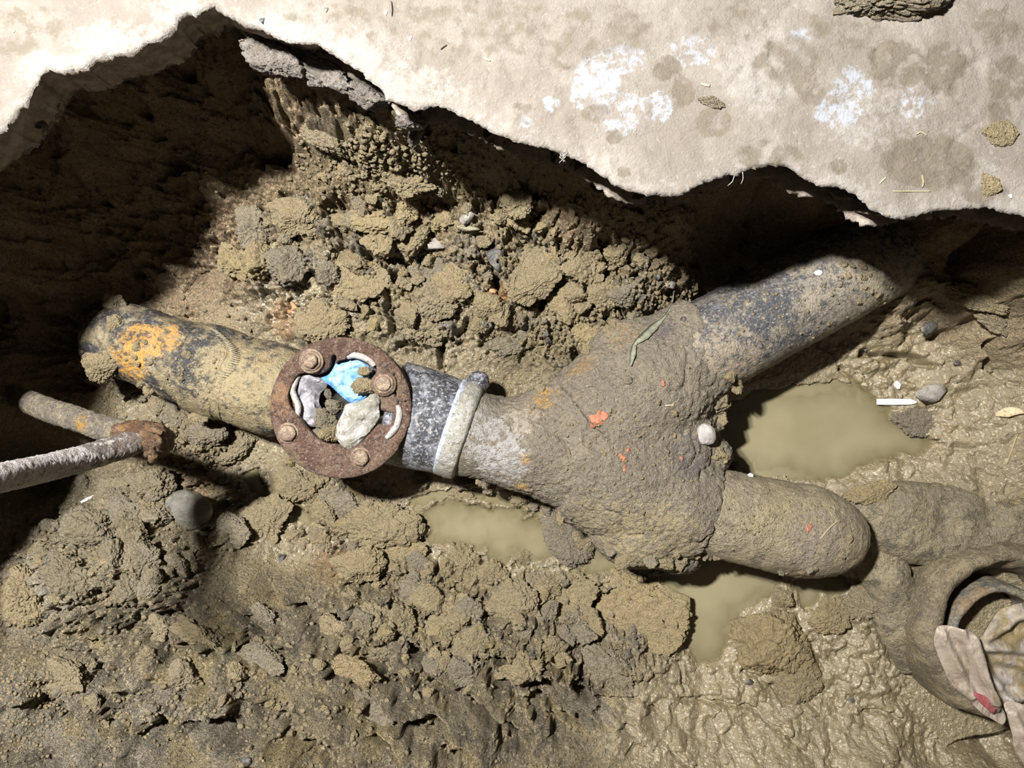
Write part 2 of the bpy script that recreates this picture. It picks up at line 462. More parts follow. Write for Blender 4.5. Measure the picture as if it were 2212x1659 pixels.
def slab_z(X, Y, d):
    z = .0022 * fbm2(X * 7, Y * 7, 3, 11) + .0012 * fbm2(X * 45, Y * 45, 3, 12)
    rid = np.abs(perlin2(X * 22, Y * 16, 14)); z = z - .0026 * sm(.06, .0, rid) * sm(.0, .3, perlin2(X * 5, Y * 5, 15))
    e = np.clip(d / .0055, 0, 1); z = z - .0024 * (1 - e) ** 2
    return z
def slab_far(X, Y, rr):
    vis = (np.abs(X) < .58) & (Y > .12) & (Y < .45)
    return np.where(vis, True, rr.rand(X.size) < .02)
sv, sf = plate(outer, [hole], .0040, slab_z, SLAB_T, 7, .005, 2, lambda b: .004 + .030 * sm(-.36, -.10, b[:, 0]), slab_far)
ntop = NTOP[0]
slab = mk('concrete_slab', sv, sf, M['slab'])
tag(slab, kind='structure')
def put_attr(o, name, a):
    at_ = o.data.attributes.new(name, 'FLOAT', 'POINT'); at_.data.foreach_set('value', np.asarray(a, np.float32))
def blobs(X, Y, lst, z=0):
    t = np.zeros(X.shape, np.float32)
    for (px, py, rx, ry, w) in lst:
        cx, cy, _ = at(px, py, z); s = (HC - z) / F
        q = np.sqrt(((X - cx) / (rx * s)) ** 2 + ((Y - cy) / (ry * s)) ** 2)
        t = np.maximum(t, w * sm(1.25, .7, q))
    return t
SX, SY, SZ = sv[:, 0], sv[:, 1], sv[:, 2]
put_attr(slab, 'stain', blobs(SX, SY, [(2010,350,118,66,.62),(1935,140,72,62,.55),(2040,150,60,70,.55),(2180,170,55,60,.55),(1700,130,80,60,.5),(1745,200,45,40,.45),(1440,150,34,34,.62),(1475,195,30,40,.55),
  (1660,335,90,40,.5),(1540,265,45,40,.5),(1290,245,40,24,.5),(1130,245,40,30,.45),(1325,295,24,20,.6),(1350,370,20,16,.5),(1300,65,130,70,.42),(1050,60,240,80,.40),(960,60,200,90,.40),(1810,360,22,22,.6),
  (2160,240,34,34,.55),(2150,60,60,50,.48),(60,60,100,60,.42),(20,90,40,70,.42),(700,30,120,30,.40),(1820,60,90,60,.42),(1560,60,90,60,.4),(2130,410,60,40,.45),(1230,120,60,40,.42)]))
put_attr(slab, 'blue', blobs(SX, SY, [(1290,170,55,55,.62),(1330,220,60,28,.5),(1340,130,60,40,.5),(1255,205,25,35,.55),(1190,225,22,20,.62),(1135,262,16,16,.7),(1420,230,40,40,.5),(1340,270,50,30,.5),(1810,240,60,40,.55),(1840,190,50,50,.5),(1980,220,50,40,.42),(1500,110,60,40,.45),(565,45,12,10,.9),(1730,90,30,40,.42)]))
dh = seg_dist(SX, SY, hole[:900], False)
put_attr(slab, 'light', np.clip(sm(.03, .0, dh) * .45 + blobs(SX, SY, [(240,80,110,40,.7),(120,140,110,30,.5),(380,20,70,30,.6),(640,60,80,50,.6),(800,120,110,60,.8),(900,180,100,40,.7),(1640,140,100,100,.5),(1900,260,120,70,.7),(2100,330,90,90,.4)]), 0, 1))
put_attr(slab, 'fract', np.arange(len(SZ)) >= ntop)

# ------------------------------------------------------------------ the dug pit: one height field in world units
WL = -.432                                   # ground water level
CP = """700 450 -.335;900 480 -.33;1100 520 -.32;1300 600 -.325;1000 650 -.37;850 680 -.38;700 600 -.365;560 520 -.372;1200 700 -.37;1080 780 -.40;620 680 -.385;1000 790 -.405;1400 620 -.33;1450 580 -.335
900 400 -.27;800 345 -.20;700 300 -.21;640 245 -.19;1000 400 -.25;860 262 -.085;960 330 -.17;760 250 -.13;700 180 -.09;600 150 -.11;850 320 -.17;740 330 -.22;660 330 -.27;600 300 -.27
1400 480 -.26;1350 505 -.31;1340 545 -.328;1200 400 -.24;1190 430 -.285;1170 465 -.315;1080 420 -.27;1040 350 -.18
1650 480 -.36;1750 450 -.36;1900 520 -.34;1600 430 -.33;1550 470 -.33;1500 520 -.335;1700 380 -.2;1650 390 -.2;1800 430 -.25;1480 470 -.22
2150 480 -.16;2212 520 -.2;2100 545 -.29;2212 640 -.235;2060 612 -.26;2140 620 -.245;2000 560 -.36;1980 500 -.25;2050 490 -.2;2120 685 -.335;2000 650 -.38
2000 700 -.40;2100 750 -.372;2200 800 -.36;2200 1000 -.37;2100 900 -.395;2000 860 -.417;1900 740 -.418;1850 790 -.425;2100 1050 -.385;2010 1000 -.425;1950 1060 -.405;2150 1130 -.39;1880 1080 -.395;2000 1130 -.375;2212 1170 -.41;1900 1160 -.36;1980 1200 -.40;2100 1300 -.44;2200 1350 -.45;2150 1450 -.45;2000 1330 -.43
1900 1350 -.428;1850 1450 -.42;1950 1550 -.405;2040 1600 -.43;2100 1600 -.49;2150 1600 -.62;2212 1660 -.68;2260 1600 -.66;2110 1660 -.60;2000 1640 -.42;1800 1600 -.39;1700 1550 -.40;1600 1600 -.38;1500 1500 -.405;1500 1640 -.36;1300 1600 -.33;1300 1500 -.37;1750 1450 -.425;1650 1470 -.42
1100 1640 -.30;1100 1500 -.33;900 1640 -.265;900 1480 -.305;900 1370 -.36;700 1640 -.235;700 1450 -.275;700 1340 -.32;500 1640 -.21;500 1450 -.25;500 1320 -.29;300 1640 -.19;300 1450 -.225;300 1320 -.265;100 1640 -.18;100 1450 -.21;100 1340 -.23;0 1250 -.22;0 1400 -.21
110 1200 -.25;250 1180 -.28;400 1180 -.31;550 1220 -.355;650 1240 -.375;300 1080 -.33;420 1010 -.385;490 1000 -.425;540 1060 -.435;450 920 -.41;350 880 -.43;60 1110 -.44;130 1050 -.44;0 1160 -.42;40 1060 -.44;200 1090 -.37;600 1100 -.43
170 820 -.40;100 720 -.36;0 800 -.37;0 620 -.30;190 650 -.36;100 500 -.265;200 420 -.275;100 350 -.215;30 420 -.215;300 310 -.245;400 200 -.205;450 90 -.14;350 180 -.15;200 280 -.16;500 150 -.17;550 250 -.25;600 350 -.31;500 370 -.335;400 440 -.35;340 510 -.36;420 580 -.42;480 560 -.42;330 600 -.43;520 470 -.36;270 560 -.33;230 700 -.36;260 870 -.42;280 930 -.42
1300 950 -.42;1100 1000 -.43;800 1110 -.42;700 1110 -.42;760 1170 -.415;900 1250 -.41;1100 1250 -.42;1300 1300 -.42;1000 1350 -.385;1200 1400 -.385;1400 1430 -.395;1000 1120 -.44;1200 1120 -.44;800 1250 -.405;1550 1350 -.46;1750 930 -.47;1700 1300 -.43;740 880 -.44;1500 900 -.44;1650 1000 -.46;1600 800 -.44;1500 1330 -.45"""
ctrl = []
for ln in CP.replace('\n', ';').split(';'):
    if ln.strip():
        a, b, c = ln.split(); ctrl.append(at(float(a), float(b), float(c)))
for i, (x, y) in enumerate([(p[0], p[1]) for p in EDGE[2::5]]):      # the soil meets the slab's underside a little back from its edge
    q = at(x, y, 0); nx, ny = (-.35, .94) if x > 460 else (-.5, .86)
    k = .05 if x < 1000 else .085 if x < 1480 else .10
    if x < 560: k = .10
    ctrl.append((q[0] + nx * k, q[1] + ny * k, -.05))
for (x, y) in HOLE_REST:
    q = at(x, y, 0); L = math.hypot(q[0], q[1])
    ctrl.append((q[0] * (1 + .08 / L), q[1] * (1 + .08 / L), -.06))
for (x, y, z) in [(-1.05,.8,-.07),(0,.8,-.07),(1.2,.8,-.07),(-1.05,0,-.07),(1.2,0,-.07),(-1.05,-.9,-.07),(0,-.9,-.07),(1.2,-.9,-.07),(.5,.6,-.07),(-.5,.65,-.07)]: ctrl.append((x, y, z))
ctrl = np.array(ctrl)
def axis(lo, a, b, hi, fine, coarse):
    return np.concatenate([np.arange(lo, a, coarse), np.arange(a, b, fine), np.arange(b, hi, coarse)])
GX = axis(-1.05, -.78, .80, 1.20, .0017, .008); GY = axis(-.90, -.60, .47, .80, .0017, .008)
nx_, ny_ = len(GX), len(GY)
X, Y = np.meshgrid(GX, GY); X = X.astype(np.float32); Y = Y.astype(np.float32)
def rbf(P, V, cx, cy, smooth):
    n = len(P); D = np.hypot(P[:, 0][:, None] - P[:, 0], P[:, 1][:, None] - P[:, 1])
    A = np.zeros((n + 3, n + 3)); A[:n, :n] = D - np.eye(n) * smooth
    A[:n, n] = 1; A[:n, n + 1:n + 3] = P; A[n, :n] = 1; A[n + 1:n + 3, :n] = P.T
    w = np.linalg.solve(A, np.concatenate([V, [0, 0, 0]]))
    out = np.zeros(cx.shape)
    for i in range(n): out += w[i] * np.hypot(cx - P[i, 0], cy - P[i, 1])
    return out + w[n] + w[n + 1] * cx + w[n + 2] * cy
cgx = np.linspace(-1.06, 1.21, 228); cgy = np.linspace(-.91, .82, 174)
CXg, CYg = np.meshgrid(cgx, cgy)
coarse = rbf(ctrl[:, :2], ctrl[:, 2], CXg, CYg, .006)
def bilin(G, gx, gy, X, Y):
    fx = np.clip((X - gx[0]) / (gx[1] - gx[0]), 0, len(gx) - 1.001); fy = np.clip((Y - gy[0]) / (gy[1] - gy[0]), 0, len(gy) - 1.001)
    i = fx.astype(int); j = fy.astype(int); u = fx - i; v = fy - j
    return G[j, i] * (1 - u) * (1 - v) + G[j, i + 1] * u * (1 - v) + G[j + 1, i] * (1 - u) * v + G[j + 1, i + 1] * u * v
wx = .008 * perlin2(X * 22, Y * 22, 91); wy = .008 * perlin2(X * 22, Y * 22, 92)
Z0 = bilin(coarse, cgx, cgy, X + wx, Y + wy).astype(np.float32)
Z0 = np.minimum(Z0, -.045)
PX, PY = to_px(X, Y, Z0)
def reg(lst):
    t = np.zeros(X.shape, np.float32)
    for (cx, cy, rx, ry, w) in lst: t = np.maximum(t, w * sm(1.3, .75, np.sqrt(((PX - cx) / rx) ** 2 + ((PY - cy) / ry) ** 2)))
    return t
gyy, gxx = np.gradient(Z0, GY, GX)
slope = np.sqrt(gxx ** 2 + gyy ** 2)
steep = sm(.7, 1.5, slope) * sm(900, 760, PY)
w_crumb = reg([(950,560,480,200,1),(1250,650,250,130,1),(900,300,200,110,.8),(640,240,100,70,.8),(420,1090,170,130,1),(200,1230,220,150,1.0),(800,1160,110,90,.8),(1010,1290,300,110,.9),(1300,1340,200,130,.8),(430,930,120,70,.9),(230,780,60,60,.8)])
w_strk = reg([(600,1480,620,210,1),(1050,1520,300,180,1),(150,1600,300,130,1)]) * (1 - .5 * reg([(60,1250,160,140,1)]))
w_wet = reg([(1800,1520,420,180,1),(1550,1560,260,130,1),(2000,850,260,200,1),(1900,1400,170,150,1),(620,1130,90,90,.8),(2050,1000,180,150,.8),(640,660,130,60,.5),(980,800,100,60,.6)])
w_wall = np.clip(reg([(250,400,330,380,1),(60,700,200,200,1),(480,180,200,180,1)]) + steep * .6, 0, 1) * (1 - .8 * reg([(900,330,220,110,1)]))
def cells(s, seed, warp=.35, gap=.30):
    u = X / s + warp * perlin2(X / s * 1.3, Y / s * 1.3, seed + 1) + .15 * perlin2(X / s * 4, Y / s * 4, seed + 5)
    v = Y / s + warp * perlin2(X / s * 1.3, Y / s * 1.3, seed + 2) + .15 * perlin2(X / s * 4, Y / s * 4, seed + 6)
    f1, f2, i = worley2(u, v, seed)
    return np.power(np.clip((f2 - f1) / gap, 0, 1), .55), i
hA, iA = cells(.062, 21); hB, iB = cells(.026, 31); hC, iC = cells(.0115, 41, .4, .4); hD, iD = cells(.0062, 51, .4, .5)
gate = sm(-.25, .25, perlin2(X * 9, Y * 9, 61)); gate2 = sm(-.2, .3, perlin2(X * 16, Y * 16, 62))
Z = Z0 + .010 * fbm2(X * 7, Y * 7, 3, 71) * (1 - .5 * w_wet)
Z += w_crumb * (.028 * ((1 - (1 - hA) * gate) * (.55 + .9 * iA) - .7) + .018 * ((1 - (1 - hB) * gate2) * (.4 + 1.1 * iB) - .7) + .010 * (hC * (.35 + 1.2 * iC) - .5) + .0045 * (hD * (.4 + iD) - .5))
# pits and holes between the clods
pit = np.maximum(0, fbm2(X * 26, Y * 26, 3, 75) - .42)
Z -= w_crumb * .09 * pit
# scraped rows running down to the lower right
ca, sa = math.cos(-.62), math.sin(-.62)
U = X * ca + Y * sa; Vv = -X * sa + Y * ca
wu = .25 * fbm2(U * 7, Vv * 12, 3, 81)
rows = perlin2(U * 5.5 + wu * 2, Vv * 24 + wu * 3, 82); rid = 1 - np.abs(rows) * 2
ter = perlin2(U * 4 + 3, Vv * 13 + wu * 2, 83)
saw = (Vv * 13 + wu * 2.2 + .8 * perlin2(U * 6, Vv * 6, 84)); saw = 1 - (saw - np.floor(saw))
Z += w_strk * (.013 * ter + .006 * np.clip(rid, -.5, 1) + .036 * (sm(0, .75, saw) * sm(1.0, .86, saw)) * sm(-.35, .15, perlin2(U * 6, Vv * 9, 85)))
sm_ = sm(-.1, .25, perlin2(U * 9, Vv * 16, 88))          # smooth scraped faces between rough ones
Z += w_strk * (.009 * (hB * (.4 + iB) - .5) * gate2 * sm_ + .0045 * (hC * (.4 + iC) - .5) * (.2 + .8 * sm_) + .0020 * (hD * (.4 + iD) - .5) * sm_ + .0025 * np.abs(fbm2(X * 60, Y * 60, 3, 86)))
Z -= w_strk * .08 * np.maximum(0, fbm2(U * 14, Vv * 34, 3, 87) - .42)
# soft wet clay: rounded blisters and folds
bw1, _, ib = worley2(X / .0195 + .4 * perlin2(X * 50, Y * 50, 106), Y / .0195 + .4 * perlin2(X * 50, Y * 50, 107), 101)
bl = np.sqrt(np.clip(1 - bw1 ** 2 * 2.2, 0, 1))
bw2, _, ib2 = worley2(X / .0100 + .3 * perlin2(X * 90, Y * 90, 108), Y / .0100, 109)
bl2 = np.sqrt(np.clip(1 - bw2 ** 2 * 2.4, 0, 1))
Z += w_wet * (.0075 * bl * (.1 + ib) + .0036 * bl2 * (.1 + ib2) + .0045 * (1 - np.abs(perlin2(X * 26, Y * 34, 102) * 2)) + .012 * fbm2(X * 13, Y * 15, 2, 103))
# dug wall: layered, with stones pulled out
Z += w_wall * (.022 * fbm2(X * 14, Y * 26, 4, 111) + .012 * np.abs(fbm2(X * 30, Y * 60, 4, 112)) + .010 * (hB - .5) * gate2 + .006 * (hC - .5))
Z -= w_wall * .07 * np.maximum(0, fbm2(X * 16, Y * 26, 3, 113) - .35)
Z += (1 - .7 * w_wet) * (1 - .55 * w_strk) * (.0022 * fbm2(X * 90, Y * 90, 3, 121) + .0010 * fbm2(X * 240, Y * 240, 2, 122))
# pools
POOLS = {
 'right': [(1545,915),(1575,870),(1640,845),(1720,830),(1810,825),(1870,835),(1905,870),(1940,905),(1985,930),(2020,960),(1995,990),(1930,990),(1880,1005),(1845,1025),(1815,1045),(1760,1040),(1700,1030),(1640,1030),(1590,1005),(1555,960)],
 'lower': [(1425,1235),(1470,1200),(1560,1190),(1640,1225),(1690,1245),(1680,1275),(1640,1300),(1600,1325),(1585,1360),(1578,1400),(1555,1430),(1530,1440),(1500,1432),(1485,1405),(1455,1390),(1452,1340),(1440,1290)],
 'hub': [(1700,1250),(1790,1230),(1840,1240),(1850,1265),(1820,1290),(1780,1290),(1760,1320),(1735,1320),(1720,1300),(1712,1275)],
 'middle': [(885,1080),(960,1055),(1060,1065),(1150,1080),(1230,1130),(1300,1165),(1390,1195),(1430,1225),(1390,1250),(1330,1258),(1285,1268),(1260,1290),(1240,1250),(1205,1222),(1160,1250),(1120,1225),(1095,1262),(1040,1212),(960,1200),(900,1195),(885,1150)],
 'left': [(530,1030),(560,1010),(580,1060),(610,1075),(660,1090),(710,1130),(690,1150),(650,1140),(620,1110),(560,1080),(535,1060)],
 'gap': [(1268,1285),(1300,1268),(1330,1262),(1322,1300),(1290,1345),(1272,1330)],
}
PW = {k: [at(x, y, WL)[:2] for x, y in v] for k, v in POOLS.items()}
sd_all = np.full(X.shape, -9, np.float32)
wob = (.006 * fbm2(X * 40, Y * 40, 3, 131)).astype(np.float32)
sds = {}
for k, pl in PW.items():
    sds[k] = (sdf(X, Y, pl) + wob * (1 if k != 'left' else 1.5)).astype(np.float32); sd_all = np.maximum(sd_all, sds[k])
dep = WL - .004 - .030 * sm(-.002, .05, sd_all)
mid = sm(-.004, .01, sds['middle']); isl = np.maximum(0, fbm2(X * 24, Y * 24, 3, 133) - .10)
dep = dep + mid * (.012 + .026 * np.maximum(0, isl - .08) + .004 * (hB - .5))
Z = np.where(sd_all > 0, np.minimum(np.where(sd_all > .012, dep + .003 * fbm2(X * 50, Y * 50, 2, 134), Z), dep * sm(0, .012, sd_all) + np.minimum(Z, WL + .004) * (1 - sm(0, .012, sd_all))), Z)
low = sd_all <= 0
Z = np.where(low & (Z < WL + .004), WL + .004 + .35 * np.clip(Z - WL - .004, -.02, 0) * 0 + .0016 * np.abs(fbm2(X * 70, Y * 70, 2, 135)) + .004 * sm(0, .02, -sd_all), Z)
deep = reg([(80,1090,110,70,1),(380,570,120,90,1),(330,880,70,60,1),(2160,1630,120,80,1)])      # hollows that stay dry
Z = np.where((deep > .5) & (Z0 < WL + .01), Z0 + .008 * fbm2(X * 30, Y * 30, 3, 136), Z)
# cracks
CRACKS = [[(1619,1465),(1677,1498),(1700,1520),(1729,1516),(1773,1542)],[(1476,1516),(1520,1520),(1582,1531),(1633,1538),(1677,1571),(1707,1593),(1725,1611)],[(1440,1600),(1472,1619),(1505,1637),(1534,1659)],
 [(1879,1553),(1912,1549),(1960,1564)],[(1472,1440),(1479,1460),(1484,1500)],[(1860,800),(1885,840),(1887,870)],[(1900,760),(1950,770),(2000,765),(2050,790)],[(2120,740),(2150,800),(2190,840)],[(1260,1480),(1330,1490),(1380,1500),(1430,1540)],
 [(790,530),(800,560),(795,580)],[(815,570),(835,620),(835,680),(845,720)],[(1165,560),(1200,590),(1180,640),(1168,660)],[(1300,540),(1310,590),(1290,620),(1265,625)],[(905,710),(935,730),(950,760),(945,790)],[(1010,690),(990,720)],[(1350,420),(1350,445)]]
cd = np.full(X.shape, 9, np.float32)
cwx = .004 * perlin2(X * 60, Y * 60, 141); cwy = .004 * perlin2(X * 60, Y * 60, 142)
for c in CRACKS:
    pts = [at(x, y, -.39 if y > 800 else -.36)[:2] for x, y in c]
    cd = np.minimum(cd, seg_dist(X + cwx, Y + cwy, pts))
Z -= np.where(PY < 800, .030, .011) * sm(np.where(PY < 800, .0075, .0042), .0006, cd * (1 + .4 * perlin2(X * 30, Y * 30, 143)))
Z = np.minimum(Z, -.040).astype(np.float32)
TRENCH = [[(670,1298),(713,1354),(755,1404)],[(790,1397),(833,1439),(868,1489)],[(812,1524),(897,1560),(925,1602),(982,1638)],[(918,1489),(982,1524)],[(1010,1425),(1067,1482),(1138,1531),(1180,1574),(1216,1638)],[(1166,1439),(1223,1468)],
 [(642,1553),(727,1617)],[(1251,1496),(1272,1539)],[(305,1390),(355,1440)],[(340,1468),(390,1510)],[(411,1326),(454,1369)],[(560,1360),(600,1385)],[(480,1500),(540,1530)],[(880,1400),(920,1440)],[(1080,1600),(1120,1650)],[(200,1440),(240,1470)],[(1060,1440),(1100,1460)]]
td = np.full(X.shape, 9, np.float32)
tx = .009 * fbm2(X * 40, Y * 40, 3, 145); ty = .009 * fbm2(X * 40, Y * 40, 3, 146)
for c in TRENCH:
    pts = [at(x, y, -.36 + (y - 1300) / 350 * .10)[:2] for x, y in c]
    td = np.minimum(td, seg_dist(X + tx, Y + ty, pts))
Z -= (.030 * sm(.0115, .003, td * (1 + .5 * perlin2(X * 25, Y * 25, 147)))).astype(np.float32)
# colour of the soil itself
n1 = fbm2(X * 9, Y * 9, 4, 151); n2 = fbm2(X * 30, Y * 30, 4, 152); n3 = fbm2(X * 4, Y * 4, 3, 153)
c = np.empty(X.shape + (3,), np.float32); c[:] = YEL
def lay(f, col):
    global c
    f = np.clip(f, 0, 1)[..., None]; c = c * (1 - f) + np.array(col, np.float32) * f
lay(sm(.0, .7, n1) * .6, (.27, .22, .13)); lay(sm(.25, .8, n2) * .6, GRY); lay(sm(.2, .6, n3) * .35, (.40, .31, .15))
lay((iB > .82) * w_crumb * .6 * (hB > .25), (.25, .225, .19)); lay((iC > .90) * .7 * (hC > .3) * (w_crumb + w_strk), (.13, .13, .125)); lay((iC < .06) * .6 * (hC > .3) * w_crumb, (.42, .36, .25))
lay(reg([(620,690,40,40,.7),(1075,635,25,20,.9),(560,770,60,30,.5),(400,1060,60,40,.35),(650,1050,30,25,.5),(720,1220,40,40,.4)]), RUST)
lay(w_wall * .85, (.46, .335, .215)); lay(w_wall * sm(.1, .6, n2) * .6, (.25, .175, .11)); lay(w_wall * sm(.25, .6, n1) * .5, (.38, .26, .14))
lay(reg([(2130,500,120,60,.6),(1900,520,120,60,.6)]), (.30, .19, .08))
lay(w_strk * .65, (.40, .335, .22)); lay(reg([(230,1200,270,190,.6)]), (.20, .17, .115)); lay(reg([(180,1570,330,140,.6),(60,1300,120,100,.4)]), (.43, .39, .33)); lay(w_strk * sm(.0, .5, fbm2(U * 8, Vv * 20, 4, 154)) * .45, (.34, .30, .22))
lay(w_strk * sm(.05, .35, fbm2(X * 16, Y * 16, 4, 157)) * .7, (.24, .205, .155)); lay(w_strk * sm(.3, .5, fbm2(X * 40, Y * 40, 3, 158)) * .7, (.12, .105, .085)); lay(w_strk * sm(.15, .45, fbm2(U * 12, Vv * 30, 3, 155)) * .6, (.50, .39, .19))
lay(reg([(2000,1150,170,80,.5),(1900,1250,80,120,.4)]), (.20, .17, .11)); lay(reg([(1850,1530,330,140,.45),(2000,880,250,160,.35)]), (.29, .23, .115))
lay(sm(0, .012, sd_all) * .4, (.30, .25, .12))
wet = np.clip(.26 + .66 * w_wet + .34 * w_crumb * sm(-.1, .5, perlin2(X * 5, Y * 5, 156)) * (PY > 480) + .5 * sm(WL + .035, WL + .008, Z) - .35 * w_strk + .3 * sm(.02, 0, np.abs(sd_all)), 0, 1)
wet = np.clip(wet * (1 - .75 * w_wall) * (1 - .8 * reg([(700,430,330,90,1),(150,1550,330,200,1)])), 0, 1)
V = np.column_stack([X.ravel(), Y.ravel(), Z.ravel()])
me = bpy.data.meshes.new('mud_ground')
me.vertices.add(nx_ * ny_); me.vertices.foreach_set('co', V.astype(np.float32).ravel())
ii = (np.arange(ny_ - 1)[:, None] * nx_ + np.arange(nx_ - 1)[None, :]).ravel()
Q = np.column_stack([ii, ii + 1, ii + nx_ + 1, ii + nx_]).astype(np.int32)
me.loops.add(Q.size); me.loops.foreach_set('vertex_index', Q.ravel())
me.polygons.add(len(Q)); me.polygons.foreach_set('loop_start', np.arange(0, Q.size, 4, dtype=np.int32)); me.polygons.foreach_set('loop_total', np.full(len(Q), 4, np.int32))
me.update(calc_edges=True); me.validate()
ca_ = me.attributes.new('albedo', 'FLOAT_COLOR', 'POINT'); ca_.data.foreach_set('color', np.column_stack([c.reshape(-1, 3), np.ones(len(V))]).astype(np.float32).ravel())
ground = link('mud_ground', me, M['mud']); tag(ground, kind='structure'); put_attr(ground, 'wet', wet.ravel())
def ground_z(x, y):
    i = np.clip(np.searchsorted(GX, x), 0, nx_ - 1); j = np.clip(np.searchsorted(GY, y), 0, ny_ - 1)
    return float(Z[j, i])

# ------------------------------------------------------------------ muddy water in the pools
g = NG('murky_water')
dp = g.attr('depth')
f = g.math('ADD', .14, g.math('MULTIPLY', .86, g.math('SUBTRACT', 1.0, g.math('POWER', 2.718, g.math('MULTIPLY', dp, -75.0)))))
wc = g.mix(g.ramp(g.noise(14, 2, .5), .35, .7), (.205, .178, .105), (.235, .205, .125))
nb = g.bump(g.noise(9, 2), .0015, .25)
body = g.bsdf(wc, .07, nb, spec=.5)
tr = g.n.new('ShaderNodeBsdfTransparent'); tr.inputs[0].default_value = (.93, .90, .80, 1)
gl = g.n.new('ShaderNodeBsdfGlossy'); gl.inputs['Roughness'].default_value = .05
thin = g.mixsh(.03, tr.outputs[0], gl.outputs[0])
M['water'] = g.done(g.mixsh(f, thin, body))
WLAB = {'right': ('murky olive puddle under the upper right pipe beside the crotch of the fitting',),
        'lower': ('deep murky puddle below the lower stub pipe, left of the cracked boulder of clay',),
        'hub': ('small puddle between the stub pipe end and the round hub',),
        'middle': ('shallow muddy pool with clay islands below the whitened pipe neck',),
        'left': ('thin film of water left of the rusty ring flange',),
        'gap': ('narrow wedge of standing water beside the big flat clay slab',)}
for k, pl in PW.items():
    cx = sum(p[0] for p in pl) / len(pl); cy = sum(p[1] for p in pl) / len(pl)
    ex = []
    for (x, y) in pl:
        L = math.hypot(x - cx, y - cy); ex.append((x + (x - cx) / L * .014, y + (y - cy) / L * .014))
    wv, wf = plate(dense(ex, .006), [], .006, lambda a, b, d: np.full(a.shape, WL), .004, 1)
    o = mk('puddle', wv, wf, M['water'])
    dd = bilin(Z, np.array([0, 1.]), np.array([0, 1.]), np.zeros(1), np.zeros(1)) if False else np.array([WL - ground_z(a, b) for a, b in wv[:, :2]])
    put_attr(o, 'depth', np.clip(dd, 0, 1))
    tag(o, WLAB[k][0], 'puddle', 'muddy puddles on the pit floor')
    recentre(o, (cx, cy, WL))

# ------------------------------------------------------------------ pipes
MUDC = (.27, .215, .115); DUSTC = (.170, .143, .108)
M['cast_black'] = crust_mat('muddy_cast_iron', [(.035, .034, .036), (26, .44, .60, .85, (.25, .20, .115)), (70, .50, .66, .7, (.30, .25, .15)), (150, .60, .72, .6, (.06, .06, .065)),
    ('spot', 300, 735, -.30, .030, .95, (.36, .19, .045)), ('spot', 345, 725, -.30, .028, .9, (.38, .21, .06)), ('spot', 280, 785, -.31, .026, .9, (.40, .22, .05)), ('spot', 570, 770, -.30, .017, .9, (.34, .16, .04)), ('spot', 550, 860, -.30, .010, .9, (.38, .16, .045)),
    ('spot', 520, 830, -.30, .052, .85, (.27, .215, .115)), ('spot', 600, 830, -.30, .06, .85, (.255, .205, .115)), ('spot', 470, 880, -.33, .05, .8, (.26, .21, .12))], .42, .004)
M['lead'] = crust_mat('oxidised_lead', [(.035, .037, .047), (60, .45, .62, .75, (.22, .23, .265)), (210, .52, .64, .8, (.36, .36, .37)), (30, .56, .68, .7, (.28, .235, .16)), (420, .6, .7, .7, (.45, .43, .40))], .42, .002, .1, .5, 200)
M['wye'] = crust_mat('mud_caked_iron', [DUSTC, (18, .42, .62, .7, (.215, .183, .132)), (60, .52, .68, .6, (.135, .11, .082)), (130, .56, .70, .6, (.27, .225, .15)), (260, .60, .70, .7, (.075, .06, .048)), (330, .62, .70, .6, (.36, .31, .23)),
    ('spot', 1055, 960, -.27, .044, .75, (.34, .325, .31)), ('spot', 1080, 1010, -.28, .036, .65, (.37, .355, .345)), ('spot', 1045, 900, -.28, .03, .5, (.30, .29, .28)), ('spot', 1120, 885, -.28, .03, .5, (.40, .34, .27)), ('spot', 1160, 835, -.29, .030, .9, (.34, .19, .045)), ('spot', 1235, 770, -.29, .03, .75, (.29, .18, .07)), ('spot', 1330, 700, -.29, .035, .5, (.27, .18, .08)),
    ('spot', 1130, 1000, -.27, .012, .7, (.42, .25, .08)), ('spot', 1125, 1060, -.30, .012, .7, (.42, .25, .08)), ('spot', 1300, 1130, -.28, .05, .5, (.31, .255, .14)), ('spot', 1420, 1170, -.28, .06, .6, (.32, .26, .14)), ('spot', 1500, 985, -.27, .03, .7, (.12, .10, .10)), ('spot', 1430, 700, -.28, .02, .7, (.08, .07, .075))], .72, .006)
M['branch'] = crust_mat('dusty_cast_iron', [(.05, .05, .058), (22, .46, .66, .75, (.19, .16, .115)), (55, .50, .66, .75, (.25, .21, .14)), (130, .52, .64, .75, (.04, .042, .05)), (280, .56, .66, .75, (.33, .30, .25)), (90, .56, .68, .5, (.16, .16, .17)),
    ('spot', 1830, 640, -.27, .07, .6, (.30, .26, .20)), ('spot', 1560, 800, -.29, .06, .75, (.27, .22, .155)), ('spot', 1920, 600, -.28, .05, .5, (.32, .27, .17))], .5, .0035)
M['stub'] = crust_mat('clay_smeared_iron', [(.205, .170, .115), (20, .46, .60, .75, (.285, .240, .15)), (48, .52, .62, .75, (.125, .105, .085)), (120, .54, .66, .65, (.33, .28, .18)), (240, .60, .70, .7, (.06, .055, .055)), (12, .52, .60, .5, (.24, .20, .11)),
    ('spot', 1760, 1150, -.27, .035, .8, (.20, .165, .13)), ('spot', 1770, 1195, -.28, .03, .7, (.20, .165, .13))], .55, .005)
